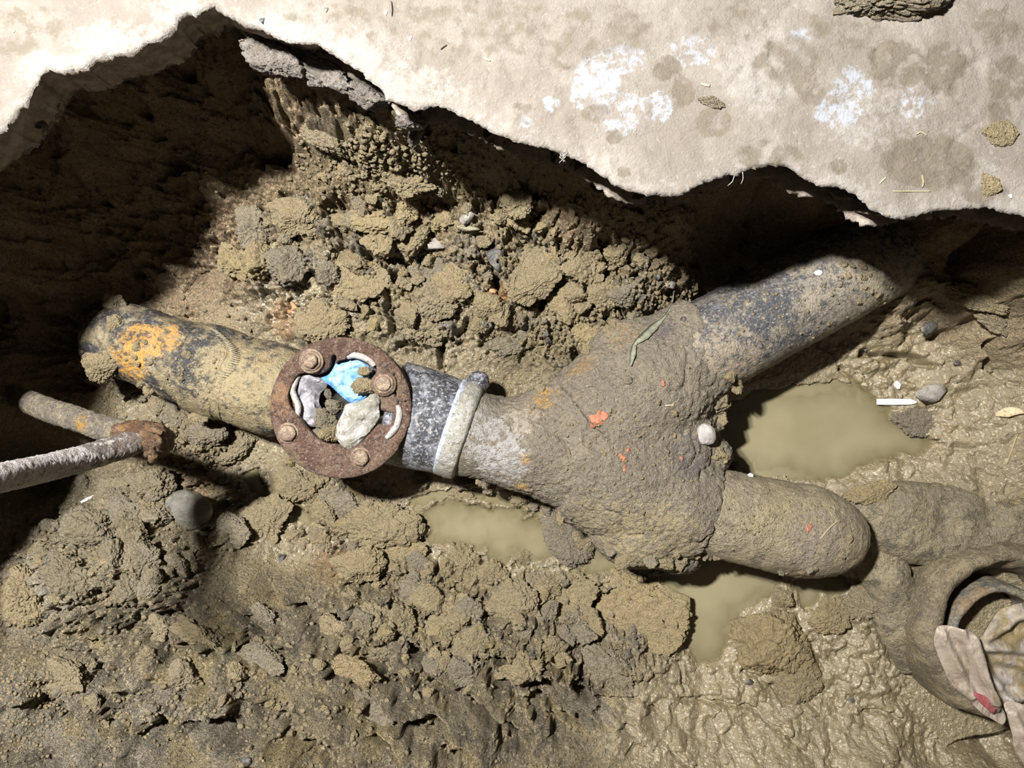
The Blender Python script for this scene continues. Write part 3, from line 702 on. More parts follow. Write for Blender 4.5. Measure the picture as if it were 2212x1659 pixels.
M['hub'] = crust_mat('dark_muddy_iron', [(.12, .097, .062), (20, .46, .62, .75, (.215, .175, .105)), (60, .5, .66, .6, (.06, .05, .04)), (150, .56, .68, .5, (.27, .215, .12)), ('spot', 2010, 1420, -.30, .03, .8, (.24, .12, .035)), ('spot', 2060, 1190, -.30, .05, .5, (.26, .19, .09))], .5, .004)

# closet bend on the left, running into the rusty ring flange
E = empty('closet_bend_pipe', at(470, 800, -.36), 'black iron pipe smeared with orange rust and clay entering the left of the ring flange', 'pipe')
v, f = tube([at(228, 722, -.375), at(300, 745, -.365), at(360, 768, -.36), at(430, 793, -.36), at(520, 822, -.358)], [.053, .056, .058, .061, .064], 64, .0022, True, .0035, 30, 3, 1.0, .004, 90)
mk('barrel', v, f, M['cast_black'], E)
v, f = tube([at(425, 790, -.36), at(432, 792, -.36), at(470, 805, -.36), at(500, 815, -.36), at(508, 818, -.36)], [.060, .0665, .0675, .0665, .061], 64, .002, True, .0025, 40, 4, 1.0, .003, 110)
mk('hub_collar', v, f, M['cast_black'], E)
v, f = tube([at(510, 818, -.36), at(545, 829, -.358), at(580, 839, -.36), at(622, 852, -.365)], [.063, .066, .068, .066], 64, .0022, True, .004, 30, 6, 1.0, .004, 100)
mk('bend_throat', v, f, M['cast_black'], E)
# thin comb-like ribs on the hub collar
ribs = []
for i in range(22):
    t = i / 21
    px, py = 462 + 50 * abs(math.sin(t * 2.6)) - 12 * t, 712 + t * 100
    rr = .0676; z = -.36 + math.sqrt(max(rr * rr - ((py - 803) * .00067) ** 2 * .9, .0004)) + .0005
    ribs.append(tube([at(px - 9, py - 3, z), at(px, py, z + .0006), at(px + 11, py + 4, z)], [.0004, .0007, .0004], 6, .004))
v, f = merge(ribs); mk('ribs', v, f, crust_mat('worn_rib', [(.36, .31, .21)], .3), E)['kind'] = 'stuff'

# lead/iron neck on the right of the flange, hub bead, whitened neck
E = empty('neck_pipe', at(940, 915, -.345), 'blue-black oxidised pipe neck with a raised bead right of the rusty ring', 'pipe')
v, f = tube([at(855, 891, -.350), at(890, 900, -.348), at(930, 910, -.345), at(1000, 931, -.343)], [.076, .076, .0735, .068], 72, .002, True, .0012, 50, 11, .94)
mk('barrel', v, f, M['lead'], E)
v, f = tube([at(972, 922, -.343), at(978, 924, -.343), at(992, 928, -.343), at(1008, 933, -.343), at(1014, 935, -.343)], [.068, .0715, .0725, .0715, .066], 72, .0016, True, .0018, 60, 12, .95, .002, 140)
mk('hub_bead', v, f, crust_mat('silty_bead', [(.25, .24, .21), (50, .45, .6, .8, (.20, .19, .14)), (160, .5, .64, .7, (.38, .38, .37)), (90, .56, .68, .6, (.05, .05, .06))], .5, .003), E)
v, f = tube([at(968, 919, -.345), at(974, 921, -.345), at(980, 923, -.345)], [.0718, .0732, .0718], 72, .002, True, 0, 1, 1, .95)
mk('scored_line', v, f, crust_mat('bright_score', [(.36, .40, .46), (120, .5, .6, .7, (.12, .13, .16))], .35, .001), E)
v, f = tube([at(1020, 838, -.345), at(1033, 822, -.34), at(1045, 838, -.345)], [.011, .015, .010], 24, .002, True, .002, 90, 14)
mk('lug', v, f, M['lead'], E)
v, f = tube([at(1008, 933, -.343), at(1030, 940, -.343), at(1062, 948, -.345)], [.065, .0615, .057], 72, .002, True, .0022, 50, 13, .96, .003, 150)
mk('caulked_neck', v, f, M['wye'], E)

# mud-caked double wye fitting: tubes fused into one casting
def fuse(parts, voxel, smooth, name, mat, parent=None, disp=()):
    v, f = merge(parts); me = mesh(v, f); o = bpy.data.objects.new(name, me); COL.objects.link(o)
    md = o.modifiers.new('r', 'REMESH'); md.mode = 'VOXEL'; md.voxel_size = voxel
    ms = o.modifiers.new('s', 'SMOOTH'); ms.factor = .6; ms.iterations = smooth
    dg = bpy.context.evaluated_depsgraph_get()
    me2 = bpy.data.meshes.new_from_object(o.evaluated_get(dg)); bpy.data.objects.remove(o)
    n = len(me2.vertices); co = np.empty(n * 3, np.float32); no = np.empty(n * 3, np.float32)
    me2.vertices.foreach_get('co', co); me2.vertex_normals.foreach_get('vector', no)
    co = co.reshape(-1, 3); no = no.reshape(-1, 3); out = co.copy()
    for fn in disp: out += no * fn(co)[:, None]
    me2.vertices.foreach_set('co', out.ravel().astype(np.float32)); me2.update(); me2.materials.clear()
    return link(name, me2, mat, parent)
def ell(c, r, rz=0, sub=4):
    v, f = sph(sub); v = v * np.array(r); m = np.array(Euler((0, 0, rz)).to_matrix())
    return v @ m.T + np.array(c), f
W = [tube([at(1022, 938, -.344), at(1070, 950, -.345), at(1130, 957, -.345), at(1200, 957, -.35)], [.0615, .0625, .070, .078], 48, .008, True, squash=.98),
     tube([at(1100, 955, -.345), at(1150, 955, -.345), at(1220, 955, -.345), at(1340, 950, -.345)], [.060, .078, .100, .126], 48, .01, True, squash=.70),
     tube([at(1290, 930, -.345), at(1400, 840, -.342), at(1480, 775, -.338), at(1530, 745, -.336)], [.10, .098, .080, .074], 48, .01, True, squash=.9),
     tube([at(1280, 980, -.345), at(1380, 1040, -.343), at(1470, 1085, -.338), at(1530, 1105, -.336)], [.105, .100, .084, .070], 48, .01, True, squash=.9),
     ell(at(1340, 945, -.345), (.130, .132, .082)), ell(at(1430, 950, -.345), (.082, .095, .070)), ell(at(1390, 1120, -.345), (.085, .072, .072)), ell(at(1380, 780, -.35), (.075, .065, .066)),
     ell(at(1530, 880, -.345), (.030, .024, .03)), ell(at(1540, 985, -.335), (.024, .030, .03)), ell(at(1450, 1195, -.36), (.045, .028, .05), -.3), ell(at(1555, 905, -.335), (.010, .018, .014))]
wye = fuse(W, .0024, 9, 'wye_fitting', M['wye'], None, [lambda P: .006 * fbm3(P, 16, 3, 201), lambda P: .0045 * np.abs(fbm3(P, 70, 4, 202)) * (1 - .7 * sm(.06, .03, np.abs(P[:, 0] - at(1060, 0, -.3)[0]))), lambda P: .0022 * fbm3(P, 200, 2, 203),
    lambda P: -.004 * sm(.05, 0, np.abs(fbm3(P, 14, 2, 204))) * sm(0, .25, fbm3(P, 9, 2, 205))])
tag(wye, 'wide mud-caked grey-brown double branch fitting in the middle with orange paint spots', 'pipe fitting'); recentre(wye, at(1330, 950, -.35))

# upper right branch
v, f = tube([at(1470, 778, -.336), at(1560, 732, -.334), at(1700, 655, -.332), at(1850, 573, -.330), at(2000, 490, -.33), at(2140, 412, -.33)], [.066, .0685, .0685, .068, .0675, .067], 80, .0022, True, .0022, 30, 21, 1.0, .0022, 120)
o = mk('branch_pipe', v, f, M['branch']); tag(o, 'thick dark iron pipe rising diagonally from the fitting to under the slab at upper right', 'pipe', 'branch pipes of the fitting'); recentre(o, at(1750, 630, -.332))
# lower right stub with its domed end
v, f = tube([at(1500, 1095, -.338), at(1570, 1112, -.336), at(1680, 1136, -.336), at(1745, 1148, -.337), at(1790, 1155, -.340), at(1822, 1159, -.346), at(1838, 1162, -.356)], [.060, .064, .066, .066, .060, .046, .018], 72, .0022, True, .0035, 26, 22, 1.0, .003, 110)
o = mk('branch_pipe', v, f, M['stub']); tag(o, 'short clay-smeared pipe stub with a rounded end below the right puddle', 'pipe', 'branch pipes of the fitting'); recentre(o, at(1670, 1135, -.336))

# standing hub at lower right: two rings of a vertical pipe mouth
E = empty('standing_hub', at(2165, 1370, -.36), 'dark round muddy pipe mouth in the lower right corner behind the crumpled bag', 'pipe hub')
def lathe(c, prof, seg=96, amp=.002, seed=1, fq=40):
    an = np.linspace(0, 2 * np.pi, seg, endpoint=False); V = []
    for r, z in prof: V.append(np.column_stack([c[0] + r * np.cos(an), c[1] + r * np.sin(an), np.full(seg, c[2] + z)]))
    V = np.concatenate(V); n = len(prof); Fc = []
    for i in range(n - 1):
        for j in range(seg):
            k = (j + 1) % seg; Fc.append((i * seg + j, i * seg + k, (i + 1) * seg + k, (i + 1) * seg + j))
    if amp:
        d = V - np.array(c); d[:, 2] = 0; d /= np.linalg.norm(d, axis=1)[:, None] + 1e-9
        nn = fbm3(V, fq, 3, seed); V = V + d * (amp * nn)[:, None]; V[:, 2] += amp * fbm3(V, fq, 3, seed + 9)
    return V, Fc
c0 = at(2190, 1374, -.33)
v, f = lathe((c0[0], c0[1], 0), [(.139, -.46), (.135, -.40), (.130, -.362), (.125, -.346), (.119, -.338), (.112, -.335), (.104, -.338), (.098, -.348), (.093, -.36), (.089, -.38), (.086, -.40), (.085, -.46)], 200, .010, 31, 20)
mk('outer_rim', v, f, M['hub'], E)
v, f = lathe((c0[0] + .004, c0[1] - .012, 0), [(.078, -.46), (.078, -.372), (.076, -.362), (.071, -.358), (.066, -.361), (.064, -.38), (.064, -.46)], 128, .004, 33, 30)
mk('inner_pipe', v, f, crust_mat('silted_inner_pipe', [(.19, .165, .115), (40, .45, .6, .8, (.07, .075, .07)), (120, .5, .64, .6, (.26, .22, .15)), (14, .5, .62, .6, (.18, .10, .04))], .5, .003), E)
# clay swept up against the hub and the stub
W = [tube([at(1820, 1120, -.385), at(1930, 1125, -.385), at(2060, 1140, -.39), at(2230, 1150, -.40), at(2330, 1160, -.41)], [.034, .056, .060, .062, .06], 32, .01, True, squash=.55),
     tube([at(1860, 1170, -.40), at(1915, 1250, -.395), at(1940, 1350, -.40), at(1965, 1440, -.42)], [.030, .034, .030, .018], 32, .008, True, squash=.8)]
bank = fuse(W, .0028, 6, 'clay_bank', crust_mat('swept_clay', [(.175, .147, .095), (20, .46, .60, .75, (.24, .20, .125)), (48, .52, .62, .8, (.10, .085, .065)), (120, .54, .66, .65, (.28, .235, .15)), (240, .60, .70, .7, (.05, .047, .045))], .45, .005), None, [lambda P: .012 * fbm3(P, 16, 3, 211), lambda P: .003 * np.abs(fbm3(P, 70, 3, 212)), lambda P: .0015 * fbm3(P, 220, 2, 213)])
tag(bank, 'smooth bank of grey-brown clay curling from the stub end around the round hub', 'clay bank'); recentre(bank, at(1950, 1170, -.36))

# thin galvanised pipes on the left
M['galv'] = crust_mat('white_crusted_steel', [(.24, .20, .18), (34, .36, .54, .9, (.46, .43, .41)), (150, .44, .58, .8, (.54, .51, .50)), (80, .62, .70, .8, (.14, .105, .09)), ('spot', 240, 975, -.12, .05, .85, (.105, .085, .075)), ('spot', 290, 950, -.13, .045, .85, (.13, .10, .08))], .6, .004, 0, .4, 160)
M['steelmud'] = crust_mat('mud_crusted_steel', [(.17, .145, .115), (60, .46, .62, .8, (.29, .245, .16)), (160, .52, .64, .8, (.34, .29, .20)), (110, .60, .70, .7, (.055, .05, .05)), ('spot', 165, 910, -.14, .012, .9, (.44, .24, .04))], .65, .005, 0, .4, 200)
M['rusty'] = crust_mat('flaking_rust', [(.16, .085, .045), (80, .44, .6, .85, (.34, .22, .12)), (40, .52, .64, .8, (.36, .16, .03)), (200, .54, .66, .7, (.09, .06, .05)), (300, .6, .7, .7, (.42, .34, .25))], .6, .006, 0, .4, 200)
E = empty('steel_pipe', at(200, 985, -.09), 'white-crusted thin steel pipe coming in at the left edge, joined to a muddy side pipe', 'pipe')
v, f = tube([at(-420, 1105, .26), at(-250, 1075, .17), at(0, 1032, .05), at(110, 1008, -.03), at(200, 984, -.09), at(285, 957, -.135), at(318, 946, -.15)], [.0140, .0140, .0140, .0142, .0145, .0150, .015], 48, .0018, True, .0008, 120, 41, 1.0, .0018, 260)
mk('white_run', v, f, M['galv'], E)
v, f = tube([at(25, 850, -.30), at(95, 882, -.21), at(150, 900, -.175), at(210, 920, -.155), at(290, 945, -.15)], [.0145, .0145, .0147, .0150, .0155], 48, .0018, True, .0018, 110, 42, 1.0, .0026, 220)
mk('side_run', v, f, M['steelmud'], E)
v, f = tube([at(252, 948, -.145), at(285, 946, -.146), at(318, 948, -.152), at(336, 952, -.165), at(338, 962, -.185)], [.017, .0205, .021, .020, .016], 48, .0016, True, .004, 90, 43, 1.0, .004, 230)
mk('elbow', v, f, M['rusty'], E)
v, f = merge([tube([at(316, 926, -.135), at(336, 930, -.135), at(350, 935, -.138)], [.004, .0035, .0030], 16, .001, True, .001, 200, 44), tube([at(322, 965, -.14), at(330, 985, -.15), at(326, 1000, -.17)], [.006, .006, .004], 16, .001, True, .002, 180, 45), tube([at(330, 945, -.135), at(343, 955, -.14), at(340, 970, -.15)], [.006, .005, .004], 16, .001, True, .002, 180, 46)])
mk('rust_flake', v, f, M['rusty'], E)

# ------------------------------------------------------------------ rusty ring flange with bolts, gasket wires, bag
FZ = -.272
def fpx(lst, sx, ox, oy): return [(ox + x / sx, oy + y / sx) for x, y in lst]
inner = fpx([(120,720),(128,640),(165,540),(215,455),(262,408),(330,388),(400,398),(470,405),(545,396),(605,368),(648,322),(668,262),(676,200),(700,160),(735,165),(742,215),(728,262),(770,232),(850,212),(885,172),(965,130),(1050,142),(1150,185),(1230,245),(1258,320),(1245,420),(1235,520),(1238,585),(1290,660),(1312,760),(1318,862),(1400,882),(1478,905),(1470,960),(1430,1045),(1330,1062),(1282,1046),(1205,1130),(1120,1220),(1060,1290),(1000,1325),(900,1372),(860,1365),(800,1325),(720,1305),(640,1298),(560,1272),(480,1218),(410,1150),(330,1055),(270,965),(205,895),(145,820)], 5.925, 600, 740)
oc = at(735, 881, FZ); orad = 153 * (HC - FZ) / F
outl = []
for i in range(220):
    a = 2 * math.pi * i / 220
    r = orad * (1 + .006 * float(perlin2(np.array([math.cos(a) * 4]), np.array([math.sin(a) * 4]), 301)[0]) + .004 * float(perlin2(np.array([math.cos(a) * 16]), np.array([math.sin(a) * 16]), 302)[0]))
    if -.62 < a - 2 * math.pi < -.28: r *= .985
    outl.append((oc[0] + r * math.cos(a), oc[1] + r * math.sin(a)))
inw = dense([tuple(p) for p in catmull([at(x, y, FZ)[:2] for x, y in inner], 5, True)], .0016)
BOLTS = [(674, 780), (623, 935), (779, 988), (830, 829)]
BW = [at(x, y, FZ) for x, y in BOLTS]
crk = [at(x, y, FZ)[:2] for x, y in fpx([(1505,385),(1470,440),(1458,500),(1490,600),(1510,690),(1545,765),(1700,745)], 5.925, 600, 740)]
crk2 = [at(x, y, FZ)[:2] for x, y in fpx([(1545,765),(1580,860),(1575,980),(1530,1110),(1470,1190),(1400,1235)], 5.925, 600, 740)]
def ring_z(A, B, d):
    z = FZ + .0012 * fbm2(A * 60, B * 60, 4, 311) + .0006 * np.abs(fbm2(A * 260, B * 260, 2, 312)) - .0032 * (1 - np.clip(d / .005, 0, 1)) ** 2
    z = z - .007 * sm(.0016, .0003, seg_dist(A, B, crk) + .0006 * perlin2(A * 300, B * 300, 3)) - .005 * sm(.0022, .0005, seg_dist(A, B, crk2))
    for i, (bx, by, _) in enumerate(BW):
        q = np.hypot(A - bx, B - by)
        if i in (0, 3):       # raised lobes under two of the bolts
            z = z + .004 * sm(.019, .015, q + .001 * perlin2(A * 120, B * 120, 9)) * (.85 + .15 * np.cos(q * 1400))
    t = sm(.010, .04, A - oc[0]) * sm(.05, .0, B - oc[1] + .02)
    return z
v, f = plate(outl, [inw], .0013, ring_z, .013, 5, .0008, 5)
M['ring'] = crust_mat('rusted_cast_ring', [(.145, .078, .053), (22, .44, .60, .8, (.245, .155, .112)), (48, .52, .62, .8, (.075, .042, .034)), (95, .54, .64, .75, (.30, .215, .165)), (170, .56, .64, .7, (.06, .036, .03)), (330, .58, .65, .9, (.42, .37, .33)), ('spot', 607, 860, FZ, .020, .7, (.40, .24, .13)), ('spot', 700, 745, FZ, .03, .5, (.10, .055, .04)),
    ('spot', 830, 840, FZ, .028, .7, (.27, .20, .135)), ('spot', 845, 990, FZ, .03, .5, (.24, .16, .11)), ('spot', 620, 1000, FZ, .022, .55, (.27, .21, .12)), ('spot', 730, 1030, FZ, .03, .5, (.25, .17, .12))], .6, .006, .15, .45, 170)
E = empty('ring_flange', (oc[0], oc[1], FZ - .02), 'rusty cracked iron ring flange with four bolts and plastic stuffed in its mouth', 'flange')
mk('ring', v, f, M['ring'], E)
v, f = lathe((oc[0] + .003, oc[1], 0), [(.070, -.40), (.074, -.33), (.080, -.300), (.0925, -.292), (.0945, -.288), (.093, -.2845), (.078, -.286), (.066, -.290), (.060, -.31), (.058, -.40)], 96, .0018, 51, 60)
mk('lower_ring', v, f, M['ring'], E)
v, f = lathe((oc[0], oc[1], 0), [(.062, -.285), (.061, -.33), (.057, -.362), (.02, -.37), (.0005, -.371)], 64, .0006, 52, 60)
mk('bore', v, f, crust_mat('dark_bore', [(.05, .048, .05), (60, .5, .62, .6, (.16, .14, .10))], .35), E)
M['bolt'] = crust_mat('rusty_bolt', [(.15, .10, .07), (90, .46, .6, .8, (.225, .17, .11)), (220, .52, .64, .7, (.07, .045, .035))], .5, .002, .2)
def hexbolt(bx, by, z, r, h, worn, nseg=6, rot=.3):
    V = []; Fc = []; sg = 48
    for (k, zz) in ((1.0, 0), (1.02, h * .5), (1.0, h * .8), (.9, h * .95), (.72, h * 1.02), (.3, h * 1.05)):
        for j in range(sg):
            a = 2 * math.pi * j / sg; hx = math.cos(math.pi / nseg) / math.cos((a + rot) % (2 * math.pi / nseg) - math.pi / nseg)
            rr = r * k * (hx * (1 - worn) + worn); V.append((bx + rr * math.cos(a), by + rr * math.sin(a), z + zz))
    for i in range(5):
        for j in range(sg):
            k = (j + 1) % sg; Fc.append((i * sg + j, i * sg + k, (i + 1) * sg + k, (i + 1) * sg + j))
    V.append((bx, by, z + h * 1.05)); n = len(V) - 1
    for j in range(sg): Fc.append((5 * sg + j, 5 * sg + (j + 1) % sg, n))
    V = np.array(V); V[:, 2] += .0007 * fbm3(V, 260, 2, 61); V[:, :2] += (.0005 * fbm3(V, 220, 2, 62))[:, None]
    return V, Fc
def washer(bx, by, z, r, h, seed):
    return lathe((bx, by, 0), [(r, z - .002), (r * 1.01, z + h * .6), (r * .96, z + h), (r * .55, z + h * 1.05), (r * .5, z)], 56, .0009, seed, 160)
for i, (bx, by, bz) in enumerate(BW):
    b = empty('bolt', (bx, by, bz), None, None); del_ = None
    b.parent = E; b.matrix_parent_inverse = Matrix.Translation(E.location).inverted()
    zt = FZ + (.0035 if i in (0, 3) else .0)
    if i in (0, 3):
        v, f = washer(bx, by, zt, .0170, .0024, 70 + i); mk('washer', v, f, M['ring'] if i else M['bolt'], b)
        v, f = washer(bx, by, zt + .002, .0138, .0022, 80 + i); mk('washer', v, f, M['bolt'], b)
        v, f = hexbolt(bx, by, zt + .0035, .0104, .0068 if i == 0 else .0035, .35 if i == 0 else .8); mk('bolt_head', v, f, M['bolt'], b)
    else:
        v, f = washer(bx, by, zt, .0142, .0016, 70 + i); mk('washer', v, f, M['bolt'], b)
        v, f = hexbolt(bx, by, zt + .0005, .0118, .0068, .55, 6, .1 * i); mk('bolt_head', v, f, M['bolt'], b)
M['gasket'] = crust_mat('grey_gasket_cord', [(.30, .285, .265), (90, .5, .64, .6, (.22, .19, .16)), (240, .56, .66, .6, (.40, .38, .36))], .5, .0015)
for nm, pl, r in (('gasket_cord', [(268,415),(215,520),(190,610),(212,690),(255,790),(262,880),(250,965)], .0042), ('gasket_cord', [(890,185),(985,158),(1090,185),(1190,235),(1240,300)], .0050), ('gasket_cord', [(1535,800),(1556,900),(1535,1030),(1480,1130),(1390,1225)], .0046)):
    p = fpx(pl, 5.925, 600, 740); zz = [FZ - .010 if r < .0045 else FZ - .006 if r == .005 else FZ - .001] * len(p)
    v, f = tube([at(x, y, z) for (x, y), z in zip(p, zz)], [r * .7] + [r] * (len(p) - 2) + [r * .7], 20, .0014, True, .0007, 150, 90)
    mk(nm, v, f, M['gasket'], E)

# plastic stuffed in the flange
def film(name, cols, alpha, rough=.12, fold=(.8, .85, .95)):
    g = NG(name)
    n = g.noise(30, 4, .6, .6)
    col = g.mix(g.ramp(n, .4, .62), cols[0], cols[1])
    nz = g.noise(40, 2, .5, col=True)
    vv = g.n.new('ShaderNodeVectorMath'); vv.operation = 'MULTIPLY_ADD'; g.t.links.new(nz, vv.inputs[0]); vv.inputs[1].default_value = (.03, .03, .03); g.t.links.new(g.pos, vv.inputs[2])
    b = g.bump(g.ramp(g.vor(70, 'DISTANCE_TO_EDGE', vv.outputs[0]), 0, .5), .0035, .55); b = g.bump(g.ramp(g.vor(150, 'DISTANCE_TO_EDGE', vv.outputs[0]), 0, .4), .0007, .4, b)
    d = g.bsdf(col, rough, b, spec=1.0, Coat_Weight=.6, Coat_Roughness=.05, Coat_Normal=b)
    tr = g.n.new('ShaderNodeBsdfTransparent'); tr.inputs[0].default_value = (.94, .94, .95, 1)
    ly = g.math('ADD', alpha, g.math('MULTIPLY', g.ramp(n, .45, .6), .25))
    return g.done(g.mixsh(ly, tr.outputs[0], d))
M['clear'] = film('clear_film', [(.33, .315, .345), (.50, .49, .52)], .30)
M['blue'] = film('blue_film', [(.10, .26, .56), (.26, .45, .72)], .85)
M['haze'] = film('hazy_film', [(.30, .285, .23), (.42, .41, .39)], .62)
def crumple(A, B, s, seed, amp):
    t = 0
    for k, (fq, w) in enumerate(((1, 1.0), (2.1, .30), (4.3, .07))):
        a = .7 + k * 1.9 + seed
        u = A * math.cos(a) + B * math.sin(a); v2_ = -A * math.sin(a) + B * math.cos(a)
        t = t + w * (1 - 2 * np.abs(perlin2(u * s * fq, v2_ * s * fq * .6, seed * 7 + k)))
    return amp * t
def sheet(name, poly, z, s, seed, amp, mat, slope=(0, 0), arch=0):
    P = [at(x, y, z)[:2] for x, y in poly]; cx = sum(p[0] for p in P) / len(P); cy = sum(p[1] for p in P) / len(P)
    zf = lambda A, B, d: z + slope[0] * (A - cx) + slope[1] * (B - cy) + crumple(A, B, s, seed, amp) + arch * np.clip(d / .02, 0, 1) - .004 * (1 - np.clip(d / .006, 0, 1))
    v, f = plate(dense([tuple(q) for q in catmull(P, 4, True)], .0022), [], .0016, zf, .0006, 1, 0, seed)
    o = mk(name, v, f, mat); return recentre(o, (cx, cy, z))
o = sheet('plastic_bag', fpx([(262,470),(330,412),(440,415),(560,440),(640,520),(600,600),(540,650),(520,760),(560,860),(580,950),(520,1040),(430,1080),(330,1010),(275,900),(240,740),(235,590)], 5.925, 600, 740), -.292, 22, 3, .0062, M['clear'], (-.1, .1))
tag(o, 'crumpled clear plastic bag at the left of the flange mouth', 'plastic bag', None)
o = sheet('plastic_bag', fpx([(540,450),(640,400),(720,310),(760,240),(900,215),(1040,225),(1170,300),(1215,360),(1200,520),(1170,640),(1080,740),(960,780),(880,740),(780,660),(690,570),(610,510)], 5.925, 600, 740), -.288, 22, 5, .0050, M['blue'], (0, .05))
tag(o, 'bright blue plastic bag at the top of the flange mouth', 'plastic bag', None)
o = sheet('plastic_bag', fpx([(880,790),(1010,760),(1150,700),(1240,610),(1310,720),(1300,830),(1300,960),(1220,1090),(1100,1220),(1010,1310),(880,1370),(800,1300),(745,1180),(760,1040),(830,900)], 5.925, 600, 740), -.284, 20, 8, .0060, M['haze'], (0, 0), .004)
tag(o, 'hazy clear plastic bag bulging at the lower right of the flange mouth', 'plastic bag', None)

# ------------------------------------------------------------------ dropping things onto what lies below them
_bv = []
for o in list(COL.objects):
    if o.type == 'MESH' and o.name.split('.')[0] in ('wye_fitting', 'branch_pipe', 'barrel', 'hub_collar', 'clay_bank', 'ring', 'caulked_neck', 'plastic_bag', 'bore', 'outer_rim', 'elbow', 'concrete_slab'):
        bpy.context.view_layer.update()
        mw = o.matrix_world
        _bv.append(BVHTree.FromPolygons([mw @ v.co for v in o.data.vertices], [p.vertices[:] for p in o.data.polygons]))
CAM = Vector((0, 0, HC))
def hit(px, py):
    z = -.36
    for _ in range(14):
        p = at(px, py, z); z = .5 * z + .5 * ground_z(p[0], p[1])
    best = Vector(at(px, py, z))
    d = (Vector(at(px, py, -.4)) - CAM).normalized()
    for t in _bv:
        h = t.ray_cast(CAM, d)
        if h[0] is not None and h[0].z > best.z: best = h[0]
    return best
def worley3(P, s, seed):
    q = P * s; i0 = np.floor(q).astype(np.int64); f1 = np.full(len(P), 9.0); f2 = np.full(len(P), 9.0)
    for a in (-1, 0, 1):
        for b in (-1, 0, 1):
            for c_ in (-1, 0, 1):
                i = i0 + np.array([a, b, c_]); h = _h(i[:, 0], i[:, 1], i[:, 2], seed); h2 = _h(i[:, 0], i[:, 1], i[:, 2], seed + 1); h3 = _h(i[:, 0], i[:, 1], i[:, 2], seed + 2)
                d = np.linalg.norm(i + np.column_stack([_r(h), _r(h2), _r(h3)]) - q, axis=1)
                cc = d < f1; f2 = np.where(cc, f1, np.minimum(f2, d)); f1 = np.where(cc, d, f1)
    return f1, f2
def clod_mesh(sub, seed, amp=.30, rough=.10, flat=0):
    """broken lump: rough facets, warped, then crumbly at two scales"""
    V, Fc = sph(sub); D = V.copy(); rr = np.random.RandomState(seed)
    k = np.full(len(D), 9.0)
    for i in range(13):
        n = rr.randn(3); n[2] *= .8; n /= np.linalg.norm(n); off = rr.uniform(.62, 1.0)
        dp_ = D @ n; k = np.minimum(k, np.where(dp_ > .05, off / np.maximum(dp_, .05), 9))
    k = np.minimum(k, 1.28)
    k = k + amp * .75 * fbm3(D + seed * 3.1, 1.6, 3, seed)
    f1, f2 = worley3(D + .18 * np.column_stack([perlin3(D[:, 0] * 4, D[:, 1] * 4, D[:, 2] * 4, seed + i) for i in range(3)]), 3.2, seed)
    k = k + rough * 1.1 * (np.clip((f2 - f1) / .35, 0, 1) ** .6 - .7)
    if sub >= 4:
        g1, g2 = worley3(D, 8.5, seed + 20)
        k = k + rough * .55 * (1 - g1 ** 2 * 1.6) + rough * .35 * fbm3(D, 14, 3, seed + 4)
        k = k - .11 * sm(.05, .0, np.abs(fbm3(D + seed * 2, 1.7, 2, seed + 6)))
    if sub >= 5:
        g1, g2 = worley3(D, 19, seed + 30); k = k + rough * .26 * (1 - g1 ** 2 * 1.8)
    V = D * np.maximum(k, .35)[:, None]
    if flat: V[:, 2] = np.minimum(V[:, 2], flat + .16 * fbm3(D, 4, 3, seed + 7))
    return mesh(V, Fc)
def stone_mesh(seed, n=16, sub=2):
    rr = random.Random(seed); bm = bmesh.new()
    for i in range(n):
        v = Vector((rr.gauss(0, 1), rr.gauss(0, 1), rr.gauss(0, 1))).normalized() * rr.uniform(.82, 1.05); bm.verts.new(v)
    bmesh.ops.convex_hull(bm, input=bm.verts)
    for v in [v for v in bm.verts if not v.link_faces]: bm.verts.remove(v)
    bmesh.ops.bevel(bm, geom=bm.edges[:], offset=.09, segments=2, affect='EDGES', clamp_overlap=True)
    bmesh.ops.triangulate(bm, faces=bm.faces[:])
    me = bpy.data.meshes.new('stone'); bm.to_mesh(me); bm.free(); return me
def round_stone(seed):
    V, Fc = sph(4); V = V * (1 + .13 * fbm3(V + seed, 1.2, 2, seed) + .02 * fbm3(V, 8, 2, seed + 1))[:, None]
    return mesh(V, Fc)
BIG = [clod_mesh(6, 401 + i, .30, .13) for i in range(7)] + [clod_mesh(6, 420 + i, .30, .10, .55) for i in range(3)]
SMALL = [clod_mesh(4, 440 + i, .5, .16) for i in range(8)]; BIG.append(clod_mesh(6, 499, .20, .055)); BIG.append(clod_mesh(6, 498, .22, .06, .5)); MID = [clod_mesh(5, 480 + i, .38, .15) for i in range(9)]
STONE = [stone_mesh(450 + i) for i in range(6)]; ROUND = [round_stone(460 + i) for i in range(3)]
_first = {}
AUTO = []
def put(name, me, mat, px, py, rx, ry, hf, rot=None, label=None, cat='clod', group=None, embed=.25, tilt=.15, on=None):
    h = hit(px, py); s = (HC - h.z) / F
    key = (me.name, mat.name)
    if key not in _first:
        m2 = me.copy(); m2.materials.clear(); m2.materials.append(mat); m2.polygons.foreach_set('use_smooth', [True] * len(m2.polygons)); _first[key] = m2
    o = bpy.data.objects.new(name, _first[key]); COL.objects.link(o)
    hz = hf * math.sqrt(rx * ry) * s
    o.scale = (rx * s, ry * s, hz)
    o.location = (h.x, h.y, h.z + hz * (1 - 2 * embed) * .5)
    o.rotation_euler = (R.uniform(-tilt, tilt), R.uniform(-tilt, tilt), R.uniform(0, 6.28) if rot is None else rot)
    if name in ('crumb', 'mud_lump') or (name == 'clay_clod' and me in MID): AUTO.append((o, px, py, mat, cat))
    return tag(o, label, cat, group)
c1, c2, c3 = M['clod'], M['clod_grey'], M['clod_pale']
